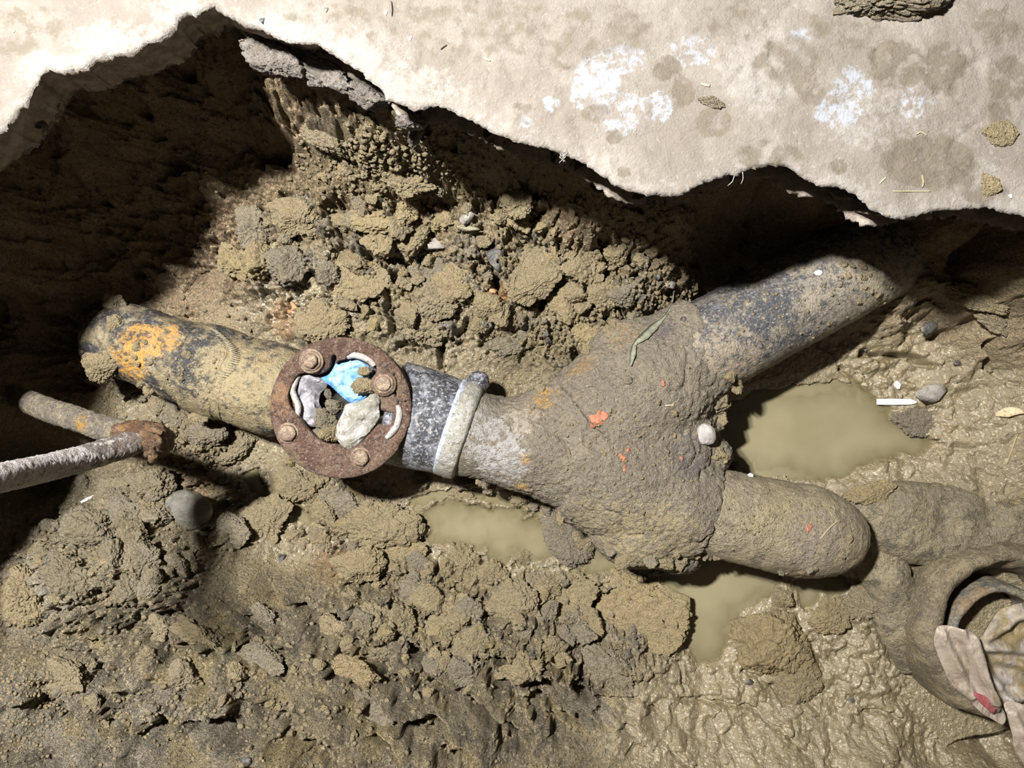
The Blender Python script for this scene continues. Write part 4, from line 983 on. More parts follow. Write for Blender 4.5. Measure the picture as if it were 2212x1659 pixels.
BIGS = [
 (1668,1388,94,90,.78,.3,10,c3,'big cracked boulder of clay right of the lower puddle'),
 (1725,1475,50,48,.45,1,1,c1,'low clay lump against the lower side of the cracked boulder'),
 (1688,1291,26,24,.8,.2,2,c1,'small knobbly clod between the lower puddle and the hub puddle'),
 (1795,1318,44,36,.55,.3,3,c1,'wet clod at the lower edge of the puddle next to the hub'),
 (1862,1300,40,44,.5,.3,4,c1,'glossy clay lump between the hub and the small puddle beside it'),
 (1364,1318,92,98,.40,.8,11,c3,'wide flat-topped clay slab left of the lower puddle'),
 (1313,1448,60,44,.55,-.5,8,c2,'smooth grey clay slab below the wide flat-topped one'),
 (1199,1285,84,60,.42,.4,9,c1,'broad clod jutting right, above the narrow wedge of water'),
 (1225,1150,40,62,.55,.5,5,c2,'upright grey-green clod standing in the middle pool next to the fitting'),
 (1258,1170,28,36,.6,.2,6,c1,'rounded clod leaning on the right side of the upright grey-green one'),
 (1022,1132,34,40,.5,.4,0,c1,'clay island in the centre of the middle pool'),
 (1000,1070,40,22,.7,.1,2,c1,'clod under the raised bead of the pipe neck at the pool edge'),
 (1063,1245,46,38,.5,-.3,3,c1,'rounded lobe of clay at the lower shore of the middle pool'),
 (997,1205,32,36,.7,0,4,c1,'knobbly clod at the lower shore of the middle pool, left of the rounded lobe'),
 (1129,1203,22,18,.7,0,1,c1,'small clod island near the lower shore of the middle pool'),
 (1140,1135,22,16,.7,.6,5,c1,'small clod island under the edge of the fitting'),
 (1098,1135,16,13,.7,.6,6,c1,'smallest clay island in the middle pool'),
 (1110,1305,52,54,.42,.8,6,c1,'clay hummock with a ragged right edge in front of the middle pool'),
 (968,1360,70,62,.45,.2,1,c1,'large hummock of clay crumbs in the lower centre'),
 (905,1285,42,36,.7,.5,2,c2,'pale grey clod with a dark hollow on its left, lower centre'),
 (898,1215,28,30,.5,.4,8,c2,'smooth grey wedge of clay at the left tip of the middle pool'),
 (860,1190,56,44,.35,.3,9,c1,'flat smeared clay patch left of the smooth grey wedge'),
 (866,1335,36,34,.7,.1,3,c1,'twin-lobed clod left of the large hummock in the lower centre'),
 (815,1135,76,62,.42,.2,4,c1,'big crumbly clod forming the left shore of the middle pool'),
 (735,1085,42,34,.6,-.2,8,c2,'split grey clod directly below the ring flange'),
 (705,1090,26,24,.6,.1,5,c1,'yellow lump on the left of the split grey clod'),
 (780,1220,52,40,.45,.3,6,c1,'clay mass below the big crumbly clod, with an orange tinge'),
 (640,1045,44,40,.55,.1,0,c1,'crumbly clod with an orange patch left below the ring flange'),
 (560,1135,64,52,.4,.2,1,c1,'broad wet lump at the left end of the thin water film'),
 (490,1145,48,44,.6,.2,9,c2,'pale cracked clod right of the smooth dark boulder'),
 (282,1182,40,32,.7,.5,3,c1,'yellow clod at the foot of the dark-soil heap, below the smooth dark boulder'),
 (200,1150,54,46,.7,.4,2,c1,'crumbly lump under the thin steel pipe'),
 (140,1250,52,56,.65,.2,4,c1,'dark crumbly heap at the left, beyond the thin pipes'),
 (55,1280,44,60,.8,.1,5,c3,'pale pointed lump at the far left edge'),
 (330,1050,46,42,.7,.2,6,c1,'lump with an orange flank just below the rusty elbow'),
 (250,1075,34,30,.7,.6,0,c1,'ragged clod left of the lump below the rusty elbow'),
 (225,790,44,34,.7,.5,2,c1,'crumbly clod clinging under the left end of the iron bend'),
 (250,655,26,24,.8,.3,3,c1,'clod on top of the left end of the iron bend'),
 (440,935,40,30,.6,.2,4,c2,'grey clod under the hub collar of the iron bend'),
 (500,955,40,34,.6,.7,5,c1,'lumpy clod below the iron bend, left of the flange'),
 (380,890,36,36,.6,.7,8,c2,'grey-green clod in the shade under the iron bend'),
 (905,690,56,58,.5,.1,4,c1,'round cracked clod beside the deep crack above the flange'),
 (700,690,54,50,.45,.3,0,c1,'rust-spotted clod above the upper left of the flange'),
 (770,600,64,54,.42,.2,9,c1,'wet-topped block in the middle of the crumbly mound'),
 (1150,600,70,52,.5,.6,7,c1,'tilted plate of clay with a dark undercut on its right'),
 (1260,570,56,56,.45,.3,1,c1,'rounded block right of the tilted plate, bounded by a black crack'),
 (1055,660,36,28,.7,.3,2,c1,'clod with a brick-orange face in the mound'),
 (945,640,42,38,.55,.6,3,c1,'bubbly clod left of the brick-orange one'),
 (1110,735,56,30,.5,.4,8,c2,'long grey-brown clod near the fitting, upper side'),
 (1265,720,38,34,.6,.4,9,c3,'pale broken clod against the fitting upper edge'),
 (830,455,60,40,.5,.2,5,c1,'yellow clod at the top of the crumbly mound'),
 (640,465,52,44,.5,.2,6,c1,'crumbly clod at the shaded left end of the mound'),
 (870,395,60,30,.7,-.4,1,c1,'pale ledge lump just under the slab edge above the mound'),
 (700,300,60,26,.7,-.5,2,c1,'upper ledge lump of the dug wall'),
 (2110,640,84,30,.6,-.35,7,c3,'pale ledge of crumbly soil at the right edge, under the slab'),
 (2160,690,50,22,.6,-.5,3,c3,'smaller pale ledge lump below the pale ledge at the right edge'),
 (1990,905,52,40,.4,.2,8,c2,'greyish clod right of the puddle beside the white plastic sliver'),
 (1880,1070,46,24,.5,.2,1,c1,'wet shiny lump at the lower shore of the right puddle'),
 (1655,1030,46,20,.5,-.3,2,c1,'wet crumb ridge along the stub at the left shore of the right puddle'),
 (760,1450,60,26,.7,-.4,7,c1,'scraped clay flake in the lower left slope'),
 (800,1530,64,34,.5,-.6,8,c2,'smooth scraped grey patch of clay near the bottom'),
 (560,1420,56,34,.6,-.3,9,c2,'smooth scraped lump in the middle of the lower left slope'),
 (430,1370,50,24,.7,-.3,0,c1,'raised scraped lump at the top of the lower left slope'),
 (930,1290,30,26,.7,-.3,5,c1,'crumb cluster between two big hummocks in the lower centre'),
]
for (px, py, rx, ry, hf, rot, vi, m, lab) in BIGS:
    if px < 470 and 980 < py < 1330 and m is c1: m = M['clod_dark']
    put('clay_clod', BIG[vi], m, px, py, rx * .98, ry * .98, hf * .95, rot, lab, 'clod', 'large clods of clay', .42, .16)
# chunks hanging at the broken slab edge
M['rubble'] = crust_mat('concrete_rubble', [(.20, .175, .15), (60, .44, .6, .7, (.30, .27, .24)), (180, .52, .66, .7, (.12, .10, .08)), (320, .58, .7, .6, (.36, .33, .30))], .85, .006, 0, .2, 160)
def rubble(px, py, z, rx, ry, h, rot, vi, lab, name='concrete_chunk', cat='concrete chunk'):
    p = at(px, py, z); s = (HC - z) / F
    me = clod_mesh(5, 470 + vi, .26, .13, .5); me.materials.append(M['rubble'])
    o = link(name, me); o.location = p; o.scale = (rx * s, ry * s, h); o.rotation_euler = (.05, -.1, rot)
    return tag(o, lab, cat, 'broken concrete at the slab edge')
rubble(585, 125, -.062, 62, 36, .022, -.62, 0, 'pale concrete chunk wedged at the top corner of the hole')
rubble(680, 150, -.068, 86, 30, .020, -.42, 1, 'long rubble ledge under the slab beside the pale chunk')
rubble(785, 200, -.068, 56, 26, .022, -.35, 2, 'gravelly rubble lump at the right end of the ledge')
rubble(685, 181, -.06, 17, 10, .012, -.2, 3, 'small yellowish pebble of rubble hanging below the ledge')
rubble(895, 290, -.10, 13, 22, .018, 0, 4, 'small pale fragment hanging from the underside of the slab edge')
rubble(880, 262, -.055, 30, 18, .015, -.3, 5, 'grey flat fragment under the slab lip, right of the gravelly lump')
rubble(90, 250, -.058, 56, 20, .012, .85, 6, 'brown broken flake on the fractured slab face at the left')
rubble(88, 268, -.045, 14, 9, .006, .2, 7, 'white chip on the fractured slab face at the left')
rubble(1815, 420, -.052, 24, 11, .010, -.1, 8, 'brown flake loose under the slab rim at upper right')

# stones
STN = [('slate', 1072, 553, 30, 38, .5, .3, 0, 'shiny dark slate stone in the crumbly mound'), ('grey_stone', 1010, 472, 20, 16, .7, .3, 1, 'light grey pitted stone below the slab edge'), ('olive_stone', 1010, 494, 36, 8, .5, -.1, 2, 'flat olive shard lying under the light grey stone'),
 ('grey_stone', 940, 528, 34, 22, .4, .3, 3, 'mauve-grey stone left of the dark slate stone'), ('slate', 703, 545, 16, 14, .6, .2, 4, 'small blue-black stone in the upper left of the mound'), ('olive_stone', 590, 530, 20, 15, .5, .4, 0, 'olive translucent-looking stone at the left of the mound'),
 ('brown_stone', 1062, 633, 15, 12, .6, .4, 5, 'brick-orange stone below the dark slate stone'), ('slate', 978, 615, 8, 6, .7, .4, 1, 'tiny slate chip left of the brick-orange stone'), ('slate', 1131, 715, 12, 10, .6, .4, 2, 'dark chip beside the fitting above the long grey clod'),
 ('grey_stone', 1008, 632, 14, 9, .6, .2, 3, 'small grey stone in the mound left of the brick-orange one'), ('brown_stone', 632, 664, 24, 20, .5, .2, 4, 'rusty brown stone above the flange at the left'), ('slate', 660, 690, 12, 8, .5, .2, 5, 'dark purple chip next to the rusty brown stone'),
 ('slate', 609, 1206, 13, 11, .7, .3, 0, 'black stone in the clay left of the lower centre'), ('slate', 1173, 1502, 16, 5, .6, .5, 1, 'dark elongated chip near the bottom centre'), ('slate', 1420, 598, 9, 10, .7, .3, 2, 'round dark pebble beside the green leaf tip'), ('grey_stone', 1444, 615, 20, 14, .5, .1, 3, 'wet brown-grey stone right of the round dark pebble'),
 ('mortar', 1524, 938, 21, 25, .8, .4, -1, 'white lump of mortar in the crotch of the fitting'), ('white_stone', 1938, 833, 10, 12, .5, .2, 5, 'white pebble above the white plastic sliver'), ('slate', 1870, 755, 8, 6, .6, .2, 0, 'small dark pebble right of the upper right puddle'), ('slate', 2020, 705, 40, 20, .4, .3, 1, 'dark half-buried stone on the right bank'),
 ('grey_stone', 2010, 850, 42, 26, .4, .5, 2, 'rough brown-grey stone above the white sliver, at the right'), ('slate', 2070, 785, 14, 9, .5, .3, 3, 'wet dark chip on the right bank below the half-buried stone'), ('slate', 1836, 1513, 13, 10, .5, .1, 4, 'blue-grey stone in the glossy mud at the bottom right'), ('slate', 1618, 1475, 12, 9, .5, .1, 5, 'dark chip in the crack below the boulder of clay'),
 ('slate', 100, 1330, 12, 10, .7, .3, 0, 'dark pebble in the gravelly heap at the far left'), ('grey_stone', 92, 1305, 10, 9, .8, .2, 1, 'pale round pebble in the gravelly heap at the far left'), ('slate', 524, 1330, 7, 6, .7, .2, 2, 'dark pebble above the lower left slope'), ('grey_stone', 570, 1372, 9, 8, .7, .2, 3, 'mauve pebble in the lower left slope'),
 ('slate', 525, 1645, 22, 14, .6, .2, 4, 'dark stone at the bottom edge left of centre'), ('slate', 540, 1354, 8, 7, .7, .3, 5, 'dark green pebble beside the mauve pebble'), ('slate', 225, 1125, 28, 14, .5, .2, 0, 'blue-grey stone under the thin steel pipe'), ('slate', 283, 1210, 7, 6, .6, .2, 1, 'black pip set in the yellow clod on the left'), ('white_stone', 1768, 590, 12, 8, .5, .3, 2, 'pinkish white chip on top of the thick diagonal pipe'),
 ('white_stone', 1622, 1028, 9, 8, .7, .2, 3, 'pale angular pebble on the stub next to the right puddle'), ('slate', 1475, 690, 9, 8, .6, .2, 4, 'glassy bead where the diagonal pipe meets the fitting'), ('slate', 1210, 790, 8, 6, .7, .2, 5, 'dark chip against the upper shoulder of the fitting'), ('slate', 1180, 612, 10, 7, .6, .3, 2, 'dark chip beside the tilted plate of clay')]
for (m, px, py, rx, ry, hf, rot, vi, lab) in STN:
    put('stone', STONE[vi] if vi >= 0 else ROUND[-vi], M[m], px, py, rx, ry, hf, rot, lab, 'stone', 'stones in the clay', .3, .2)
o = put('stone', ROUND[0], stone_mat('dark_shaded_boulder', (.075, .07, .055), (.12, .11, .085), .6), 392, 1108, 66, 48, .55, .3, 'large smooth dark boulder in the shade below the thin pipes', 'stone', 'stones in the clay', .3, .05)  # dark stone; its colour is deepened to hold the part shade there

# medium clods that make up the dug soil, zone by zone
for (n, (cx, cy, rx, ry), (r0, r1), lab, grp) in [
  (64, (960, 560, 470, 160), (14, 40), 'medium clay clod packed in the crumbly mound above the flange', 'clods of the upper mound'),
  (48, (1010, 1350, 320, 110), (12, 34), 'medium clay clod among the hummocks below the middle pool', 'clods of the lower centre'),
  (44, (230, 1170, 200, 130), (14, 38), 'medium clod in the dark-soil heap under the thin pipes', 'clods of the left heap'),
  (22, (560, 1450, 460, 150), (12, 32), 'medium scraped clod on the lower left slope', 'clods of the lower left slope'),
  (12, (690, 1100, 110, 70), (12, 28), 'medium wet clod below the ring flange', 'clods below the flange')]:
    k = 0
    while k < n:
        a, b = R.uniform(-1, 1), R.uniform(-1, 1)
        if a * a + b * b > 1: continue
        px, py = cx + a * rx, cy + b * ry
        if not (6 < px < 2206 and 6 < py < 1653): continue
        h = hit(px, py); gz = ground_z(h.x, h.y)
        if h.z > gz + .004 or gz < WL + .004: k += .25; continue
        r = r0 + (r1 - r0) * R.random() ** 1.8
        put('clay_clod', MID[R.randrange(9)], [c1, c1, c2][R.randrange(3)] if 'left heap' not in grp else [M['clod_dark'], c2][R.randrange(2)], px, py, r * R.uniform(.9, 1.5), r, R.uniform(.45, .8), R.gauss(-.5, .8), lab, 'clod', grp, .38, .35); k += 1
# loose crumbs, zone by zone
ZN = [('crumb', SMALL, [c1], 60, (960,560,440,150), (5,15), 'loose crumb of yellow clay on the mound above the flange', 'crumbs on the upper mound'),
 ('crumb', SMALL, [c1], 40, (1000,1290,260,90), (5,14), 'loose clay crumb on the hummocks below the middle pool', 'crumbs in the lower centre'),
 ('crumb', SMALL, [c1, c2], 46, (210,1220,190,130), (5,15), 'loose crumb on the gravelly heap at the left', 'crumbs on the left heap'),
 ('crumb', SMALL, [c1, c2], 50, (560,1480,480,150), (4,12), 'loose crumb on the scraped lower left slope', 'crumbs on the lower left slope'),
 ('crumb', SMALL, [c3], 34, (790,350,130,60), (4,9), 'dry pale crumb on the ledges of the dug wall', 'crumbs on the wall ledges'),
 ('crumb', SMALL, [c1], 20, (1340,960,170,190), (3,6), 'small crumb lying on the mud-caked fitting', 'crumbs on the fitting'),
 ('crumb', SMALL, [c1], 16, (1860,600,90,60), (4,8), 'small crumb stuck to the thick diagonal pipe', 'crumbs on the diagonal pipe'),
 ('crumb', SMALL, [c1], 18, (330,800,100,70), (4,10), 'small crumb clinging to the iron bend', 'crumbs on the iron bend')]
for (nm, ms, mats, n, (cx, cy, rx, ry), (r0, r1), lab, grp) in ZN:
    k = 0
    while k < n:
        a, b = R.gauss(0, .5), R.gauss(0, .5)
        if a * a + b * b > 1: continue
        px, py = cx + a * rx, cy + b * ry
        if not (4 < px < 2208 and 4 < py < 1655): continue
        r = R.uniform(r0, r1) * R.uniform(.7, 1.2)
        put(nm, ms[R.randrange(len(ms))], mats[R.randrange(len(mats))], px, py, r * R.uniform(.85, 1.3), r, R.uniform(.6, .9), None, lab, 'crumb', grp, .25, .4); k += 1
# finer crumbs nobody could count
def fine(name, n, zones, r0, r1, mat):
    V0, F0 = sph(1); V0 = np.array(V0); F0 = np.array(F0); rs = np.random.RandomState(n); Vs = []; Fs = []; k = 0
    while k < n:
        cx, cy, rx, ry = zones[rs.randint(len(zones))]
        px, py = cx + rs.normal() * .55 * rx, cy + rs.normal() * .55 * ry
        if not (0 < px < 2212 and 0 < py < 1659): continue
        z = -.33
        for _ in range(8):
            p = at(px, py, z); z = .4 * z + .6 * ground_z(p[0], p[1])
        if z < WL + .002: k += 1; continue
        r = (r0 + (r1 - r0) * rs.rand() ** 2.2)
        v = V0 * (r * (1 + .35 * rs.randn(len(V0))))[:, None] * np.array([1, 1, .7]) if False else V0 * (r * (.75 + .5 * rs.rand(len(V0))))[:, None]
        Vs.append(v + np.array([p[0], p[1], z + r * .15])); Fs.append(F0 + k_off[0]); k_off[0] += len(V0); k += 1
    V = np.concatenate(Vs); Fc = np.concatenate(Fs)
    o = mk(name, V, [tuple(t) for t in Fc.tolist()], mat); return tag(o, kind='stuff')
k_off = [0]
o = fine('soil_crumbs', 8000, [(950,540,480,180),(1250,640,220,120),(820,350,150,70),(1000,1290,320,130),(220,1200,200,120),(560,1480,560,180),(420,950,100,80),(700,1100,120,80)], .0008, .0046, c1)
tag(o, 'fine loose clay crumbs scattered over the dug soil', 'soil')
k_off = [0]
o = fine('gravel_grit', 2600, [(150,1250,180,120),(300,1560,320,110),(80,1500,120,120)], .0006, .0028, c3)
tag(o, 'pale grit scattered over the lower left soil', 'grit')
for pts, n, (r0, r1), lab, grp in [
  ([(890,1030),(960,1042),(1020,1040),(1100,1065)], 12, (6,16), 'mud lump hanging under the pipe neck', 'mud under the neck'),
  ([(1110,1075),(1180,1105),(1260,1150),(1330,1190),(1400,1218),(1470,1205)], 22, (6,18), 'mud lump stuck along the lower edge of the fitting', 'mud along the fitting lower edge'),
  ([(1150,850),(1230,780),(1320,710),(1420,650),(1500,620),(1590,590)], 20, (6,16), 'mud lump packed along the upper edge of the fitting', 'mud along the fitting upper edge'),
  ([(1585,830),(1560,862),(1555,890),(1562,915)], 9, (7,15), 'dry mud flake in the crotch of the fitting', 'mud in the crotch'),
  ([(1545,975),(1580,1000),(1615,1030)], 7, (6,12), 'mud flake on the stub edge by the right puddle', 'mud on the stub edge'),
  ([(1510,1195),(1560,1205),(1640,1232),(1720,1240),(1800,1210),(1836,1165)], 14, (5,11), 'mud lump along the lower side of the stub', 'mud under the stub'),
  ([(250,690),(235,740),(240,800),(280,840),(360,870),(450,905),(540,935)], 20, (8,22), 'mud lump along the lower side of the iron bend', 'mud under the iron bend'),
  ([(620,1000),(660,1030),(720,1045),(800,1040)], 9, (8,18), 'clay lump pressed against the lower rim of the ring flange', 'clay at the flange rim')]:
    cc = catmull(pts, 8)
    for i in range(n):
        q = cc[R.randrange(len(cc))]; r = r0 + (r1 - r0) * R.random() ** 1.6
        put('mud_lump', MID[R.randrange(9)], [c1, c1, c2][R.randrange(3)], float(q[0]) + R.gauss(0, 5), float(q[1]) + R.gauss(0, 5), r * R.uniform(.9, 1.5), r, R.uniform(.5, .8), None, lab, 'mud lump', grp, .35, .3)
# grit on the pipes
V0, F0 = sph(1); V0 = np.array(V0); F0 = np.array(F0); rs_ = np.random.RandomState(77); Vs = []; Fs = []
for i in range(1100):
    cx, cy, rx, ry = [(1340, 960, 230, 210), (1340, 960, 230, 210), (1750, 640, 200, 110), (1650, 1130, 150, 80), (420, 800, 150, 70)][rs_.randint(5)]
    px, py = cx + rs_.normal() * .5 * rx, cy + rs_.normal() * .5 * ry
    h = hit(px, py)
    if h.z < ground_z(h.x, h.y) + .006: continue
    r = .0006 + .0022 * rs_.rand() ** 2.5
    Vs.append(V0 * (r * (.75 + .5 * rs_.rand(len(V0))))[:, None] + np.array(h) + np.array([0, 0, r * .1])); Fs.append(F0 + len(V0) * len(Fs))
o = mk('pipe_grit', np.concatenate(Vs), [tuple(t) for t in np.concatenate(Fs).tolist()], c1); tag(o, 'fine grit stuck to the muddy pipes', 'grit', None, 'stuff')
# dirt in the flange mouth
for (px, py, rx, ry, hf, vi, lab) in [(706, 905, 20, 26, .9, 0, 'lump of dirt in the centre of the flange mouth'), (712, 935, 24, 20, .8, 1, 'grey dirt clump at the lower side of the flange mouth'), (722, 880, 18, 16, .9, 2, 'crumbly dirt between the clear and blue bags'), (709, 848, 7, 10, .9, 3, 'small smooth pebble of dirt near the blue bag'),
      (782, 833, 25, 19, .5, 4, 'tan clod lying on the blue bag'), (788, 800, 12, 9, .8, 5, 'small brown crumb above the tan clod on the blue bag'), (690, 935, 14, 12, .8, 6, 'dirt crumb beside the clear bag in the flange mouth'), (728, 912, 10, 9, .9, 0, 'pea-sized dirt ball in the flange mouth')]:
    p = at(px, py, -.300 if rx > 10 or px < 740 else -.284); s_ = (HC + .29) / F
    if px > 760: p = at(px, py, -.274)
    o = put('dirt_clod', BIG[vi], c1 if px > 740 else c2, px, py, rx, ry, hf, .3, lab, 'dirt clod', 'dirt in the flange mouth', .3, .1); o.location = p

# ------------------------------------------------------------------ crumpled bag over the hub
def petal(name, poly, z0, slope, s, seed, amp, mat, folds=(), parent=None, thick=.0012, dome=0):
    P = [at(x, y, z0)[:2] for x, y in poly]; cx = sum(p[0] for p in P) / len(P); cy = sum(p[1] for p in P) / len(P)
    fl = [(at(a[0], a[1], z0)[:2], at(b[0], b[1], z0)[:2], h, w) for a, b, h, w in folds]
    def zf(A, B, d):
        z = z0 + slope[0] * (A - cx) + slope[1] * (B - cy) + crumple(A, B, s, seed, amp) + dome * sm(0, .03, d)
        for a, b, h, w in fl: z = z + h * np.exp(-(seg_dist(A, B, [a, b]) / w) ** 2)
        return z
    v, f = plate(dense([tuple(q) for q in catmull(P, 4, True)], .003), [], .0028, zf, thick, 1, 0, seed)
    return mk(name, v, f, mat, parent)
def rag_mat(name, c1_, c2_, c3_):
    g = NG(name); vec = g.mapv((1, .35, 1), (0, 0, -.9))
    col = g.mix(g.ramp(g.noise(26, 5, .6, .8), .36, .62), c1_, c2_)
    col = g.mix(g.ramp(g.noise(60, 5, .65, .5, vec), .50, .66, 0, .8), col, c3_)
    b = g.bump(g.noise(40, 4, .6, .8, vec), .006, .8); b = g.bump(g.noise(240, 3, .55), .0012, .7, b)
    return g.done(g.bsdf(col, .5, b, spec=.4))
M['rag'] = rag_mat('dirty_bag_plastic', (.30, .25, .20), (.225, .185, .145), (.15, .115, .075))
M['rag2'] = rag_mat('silted_bag_plastic', (.28, .25, .225), (.165, .125, .06), (.10, .085, .07))
M['rag3'] = rag_mat('bag_red_print', (.25, .06, .065), (.21, .06, .065), (.16, .06, .05))
E = empty('crumpled_bag', at(2140, 1470, -.25), 'crumpled dirty beige plastic bag with a red edge in the lower right corner', 'plastic bag')
petal('flap', [(2016,1352),(2035,1347),(2070,1350),(2092,1362),(2105,1385),(2112,1430),(2125,1475),(2160,1520),(2178,1550),(2172,1570),(2150,1558),(2120,1540),(2085,1505),(2055,1478),(2038,1448),(2024,1410),(2014,1378)], -.235, (.05, .10), 24, 3, .0045, M['rag'],
      [((2028,1365),(2095,1500),.010,.007),((2060,1352),(2135,1510),.014,.007),((2090,1368),(2150,1530),.012,.006)], E)
petal('body', [(2098,1372),(2120,1345),(2150,1312),(2180,1298),(2230,1296),(2330,1310),(2330,1640),(2260,1660),(2215,1600),(2190,1560),(2165,1525),(2130,1480),(2112,1430),(2104,1395)], -.262, (0, .05), 20, 5, .009, M['rag2'],
      [((2110,1370),(2190,1320),.014,.009),((2110,1390),(2212,1400),.012,.007),((2150,1420),(2240,1440),.012,.008),((2120,1440),(2190,1550),.014,.008),((2170,1500),(2260,1480),.012,.01)], E, .0012)
petal('tail', [(2165,1520),(2200,1515),(2260,1540),(2300,1600),(2320,1720),(2260,1720),(2212,1655),(2185,1612),(2176,1570)], -.238, (0, -.02), 22, 7, .006, M['rag'],
      [((2180,1535),(2230,1660),.012,.008),((2200,1520),(2290,1640),.012,.009)], E)
petal('red_edge', [(2100,1496),(2115,1498),(2135,1508),(2152,1522),(2154,1534),(2144,1541),(2128,1528),(2112,1514)], -.226, (.05, .10), 24, 3, .003, M['rag3'], (), E)

# ------------------------------------------------------------------ small debris
def strip(name, pts, w, mat, label, cat, lift=.0012, th=.0006, curl=0, group=None, zs=None):
    """thin strip (leaf, straw, sliver) draped over what lies below; w = half widths in pixels"""
    c = catmull([p for p in pts], 6); n = len(c); V = []
    ws = np.interp(np.linspace(0, 1, n), np.linspace(0, 1, len(w)), w)
    T = np.gradient(np.array(c), axis=0); T /= np.linalg.norm(T, axis=1)[:, None] + 1e-9
    hz = [hit(float(p[0]), float(p[1])).z for p in c] if zs is None else list(np.interp(np.linspace(0, 1, n), np.linspace(0, 1, len(zs)), zs))
    hz = np.array(hz); hz = np.maximum(np.convolve(np.pad(hz, 2, 'edge'), np.ones(5) / 5, 'valid'), hz) + lift
    Fc = []
    for i in range(n):
        nx, ny = -T[i][1], T[i][0]
        for k in (-1, 0, 1):
            p = at(c[i][0] + nx * ws[i] * k, c[i][1] + ny * ws[i] * k, hz[i]); V.append((p[0], p[1], p[2] + curl * abs(k) * ws[i] * .0006))
    m = len(V); V += [(x, y, z - th) for x, y, z in V]
    for i in range(n - 1):
        for k in (0, 1):
            a = i * 3 + k; Fc.append((a, a + 1, a + 4, a + 3)); Fc.append((m + a, m + a + 3, m + a + 4, m + a + 1))
        for k in (0, 2):
            a = i * 3 + k; Fc.append((a, a + 3, m + a + 3, m + a))
    Fc += [(0, m, m + 1, 1), (1, m + 1, m + 2, 2)]; e = (n - 1) * 3; Fc += [(e, e + 1, m + e + 1, m + e), (e + 1, e + 2, m + e + 2, m + e + 1)]
    o = mk(name, np.array(V), Fc, mat); tag(o, label, cat, group)
    return recentre(o, V[n // 2 * 3 + 1])
M['white_pl'] = plain('white_plastic', (.68, .70, .72), .35)
M['leaf'] = crust_mat('withered_green_leaf', [(.20, .205, .145), (80, .46, .62, .7, (.27, .265, .20)), (200, .55, .68, .6, (.12, .145, .07))], .6, .001)
M['straw'] = plain('dry_straw', (.50, .42, .24), .6)
M['dry_leaf'] = crust_mat('dry_leaf', [(.42, .33, .20), (80, .48, .62, .7, (.50, .42, .28))], .6, .001)
M['orange'] = crust_mat('orange_paint', [(.30, .10, .05), (120, .48, .64, .85, (.20, .12, .08))], .6, .001)
M['dark_hair'] = plain('dark_fibre', (.03, .022, .015), .6)
M['pale_hair'] = plain('pale_fibre', (.45, .42, .38), .6)
strip('plastic_sliver', [(1894,868),(1930,868),(1965,868),(1981,869)], [6, 6.5, 6, .8], M['white_pl'], 'white pointed plastic sliver lying on the mud right of the upper puddle', 'plastic sliver', .004, .0015)
strip('leaf', [(1456,628),(1448,665),(1430,690),(1412,706),(1392,725),(1372,742),(1366,765),(1362,790)], [.8, 2.5, 3.5, 8, 9, 4, 6.5, 1.5], M['leaf'], 'withered green leaf lying on the upper side of the fitting', 'leaf', .0025, .0006, 1)
strip('leaf', [(2150,896),(2170,890),(2195,888),(2212,892)], [3, 11, 7, 1], M['dry_leaf'], 'dry tan leaf scrap at the right edge above the mud', 'leaf', .004, .0006, 1)
for nm, pts, w, mt, lab, cat in [
 ('straw', [(2198,938),(2188,965),(2175,1002)], [1.2, 1.5, .8], 'straw', 'straw leaning on the mud at the right edge', 'straw'),
 ('straw', [(1811,1124),(1790,1142),(1772,1165)], [1, 1.6, 1.2], 'straw', 'pale straw on the rounded end of the stub', 'straw'),
 ('straw', [(1437,876),(1450,875),(1461,874)], [1, 1.2, .7], 'straw', 'tiny straw piece on the right part of the fitting', 'straw'),
 ('straw', [(1930,413),(1970,413),(2010,413)], [.7, .8, .6], 'straw', 'long thin straw lying on the slab near its edge', 'straw'),
 ('straw', [(1992,378),(1995,394),(1992,404)], [1.5, 1.5, 1], 'straw', 'short upright straw on the dark slab stain', 'straw'),
 ('straw', [(1043,122),(1050,127),(1059,131)], [1, 2.6, .8], 'straw', 'yellow husk on the slab at the top centre', 'straw'),
 ('straw', [(1514,180),(1524,183),(1533,185)], [2.4, 2.6, 2.2], 'straw', 'flat straw chip on the slab right of the blue paint', 'straw'),
 ('straw', [(1900,396),(1908,388),(1914,383)], [1, 1.4, .8], 'straw', 'slanted straw bit at the left of the dark slab stain', 'straw'),
 ('straw', [(1980,290),(1990,285),(2002,292)], [.6, .9, .6], 'straw', 'thin straw above the dark slab stain', 'straw'),
 ('wood_splinter', [(174,1086),(188,1078),(206,1070)], [2.5, 3, 2], 'pale_hair', 'white splinter lying below the thin steel pipe', 'splinter'),
 ('fibre', [(952,106),(958,101),(965,97)], [.7, .9, .5], 'dark_hair', 'short dark fibre on the slab at the top centre', 'fibre'),
 ('fibre', [(845,2),(847,20),(846,34)], [.6, .8, .4], 'dark_hair', 'upright dark hair on the slab at the top', 'fibre')]:
    strip(nm, pts, w, M[mt], lab, cat, .0014, .0007, 0, 'straws and fibres')
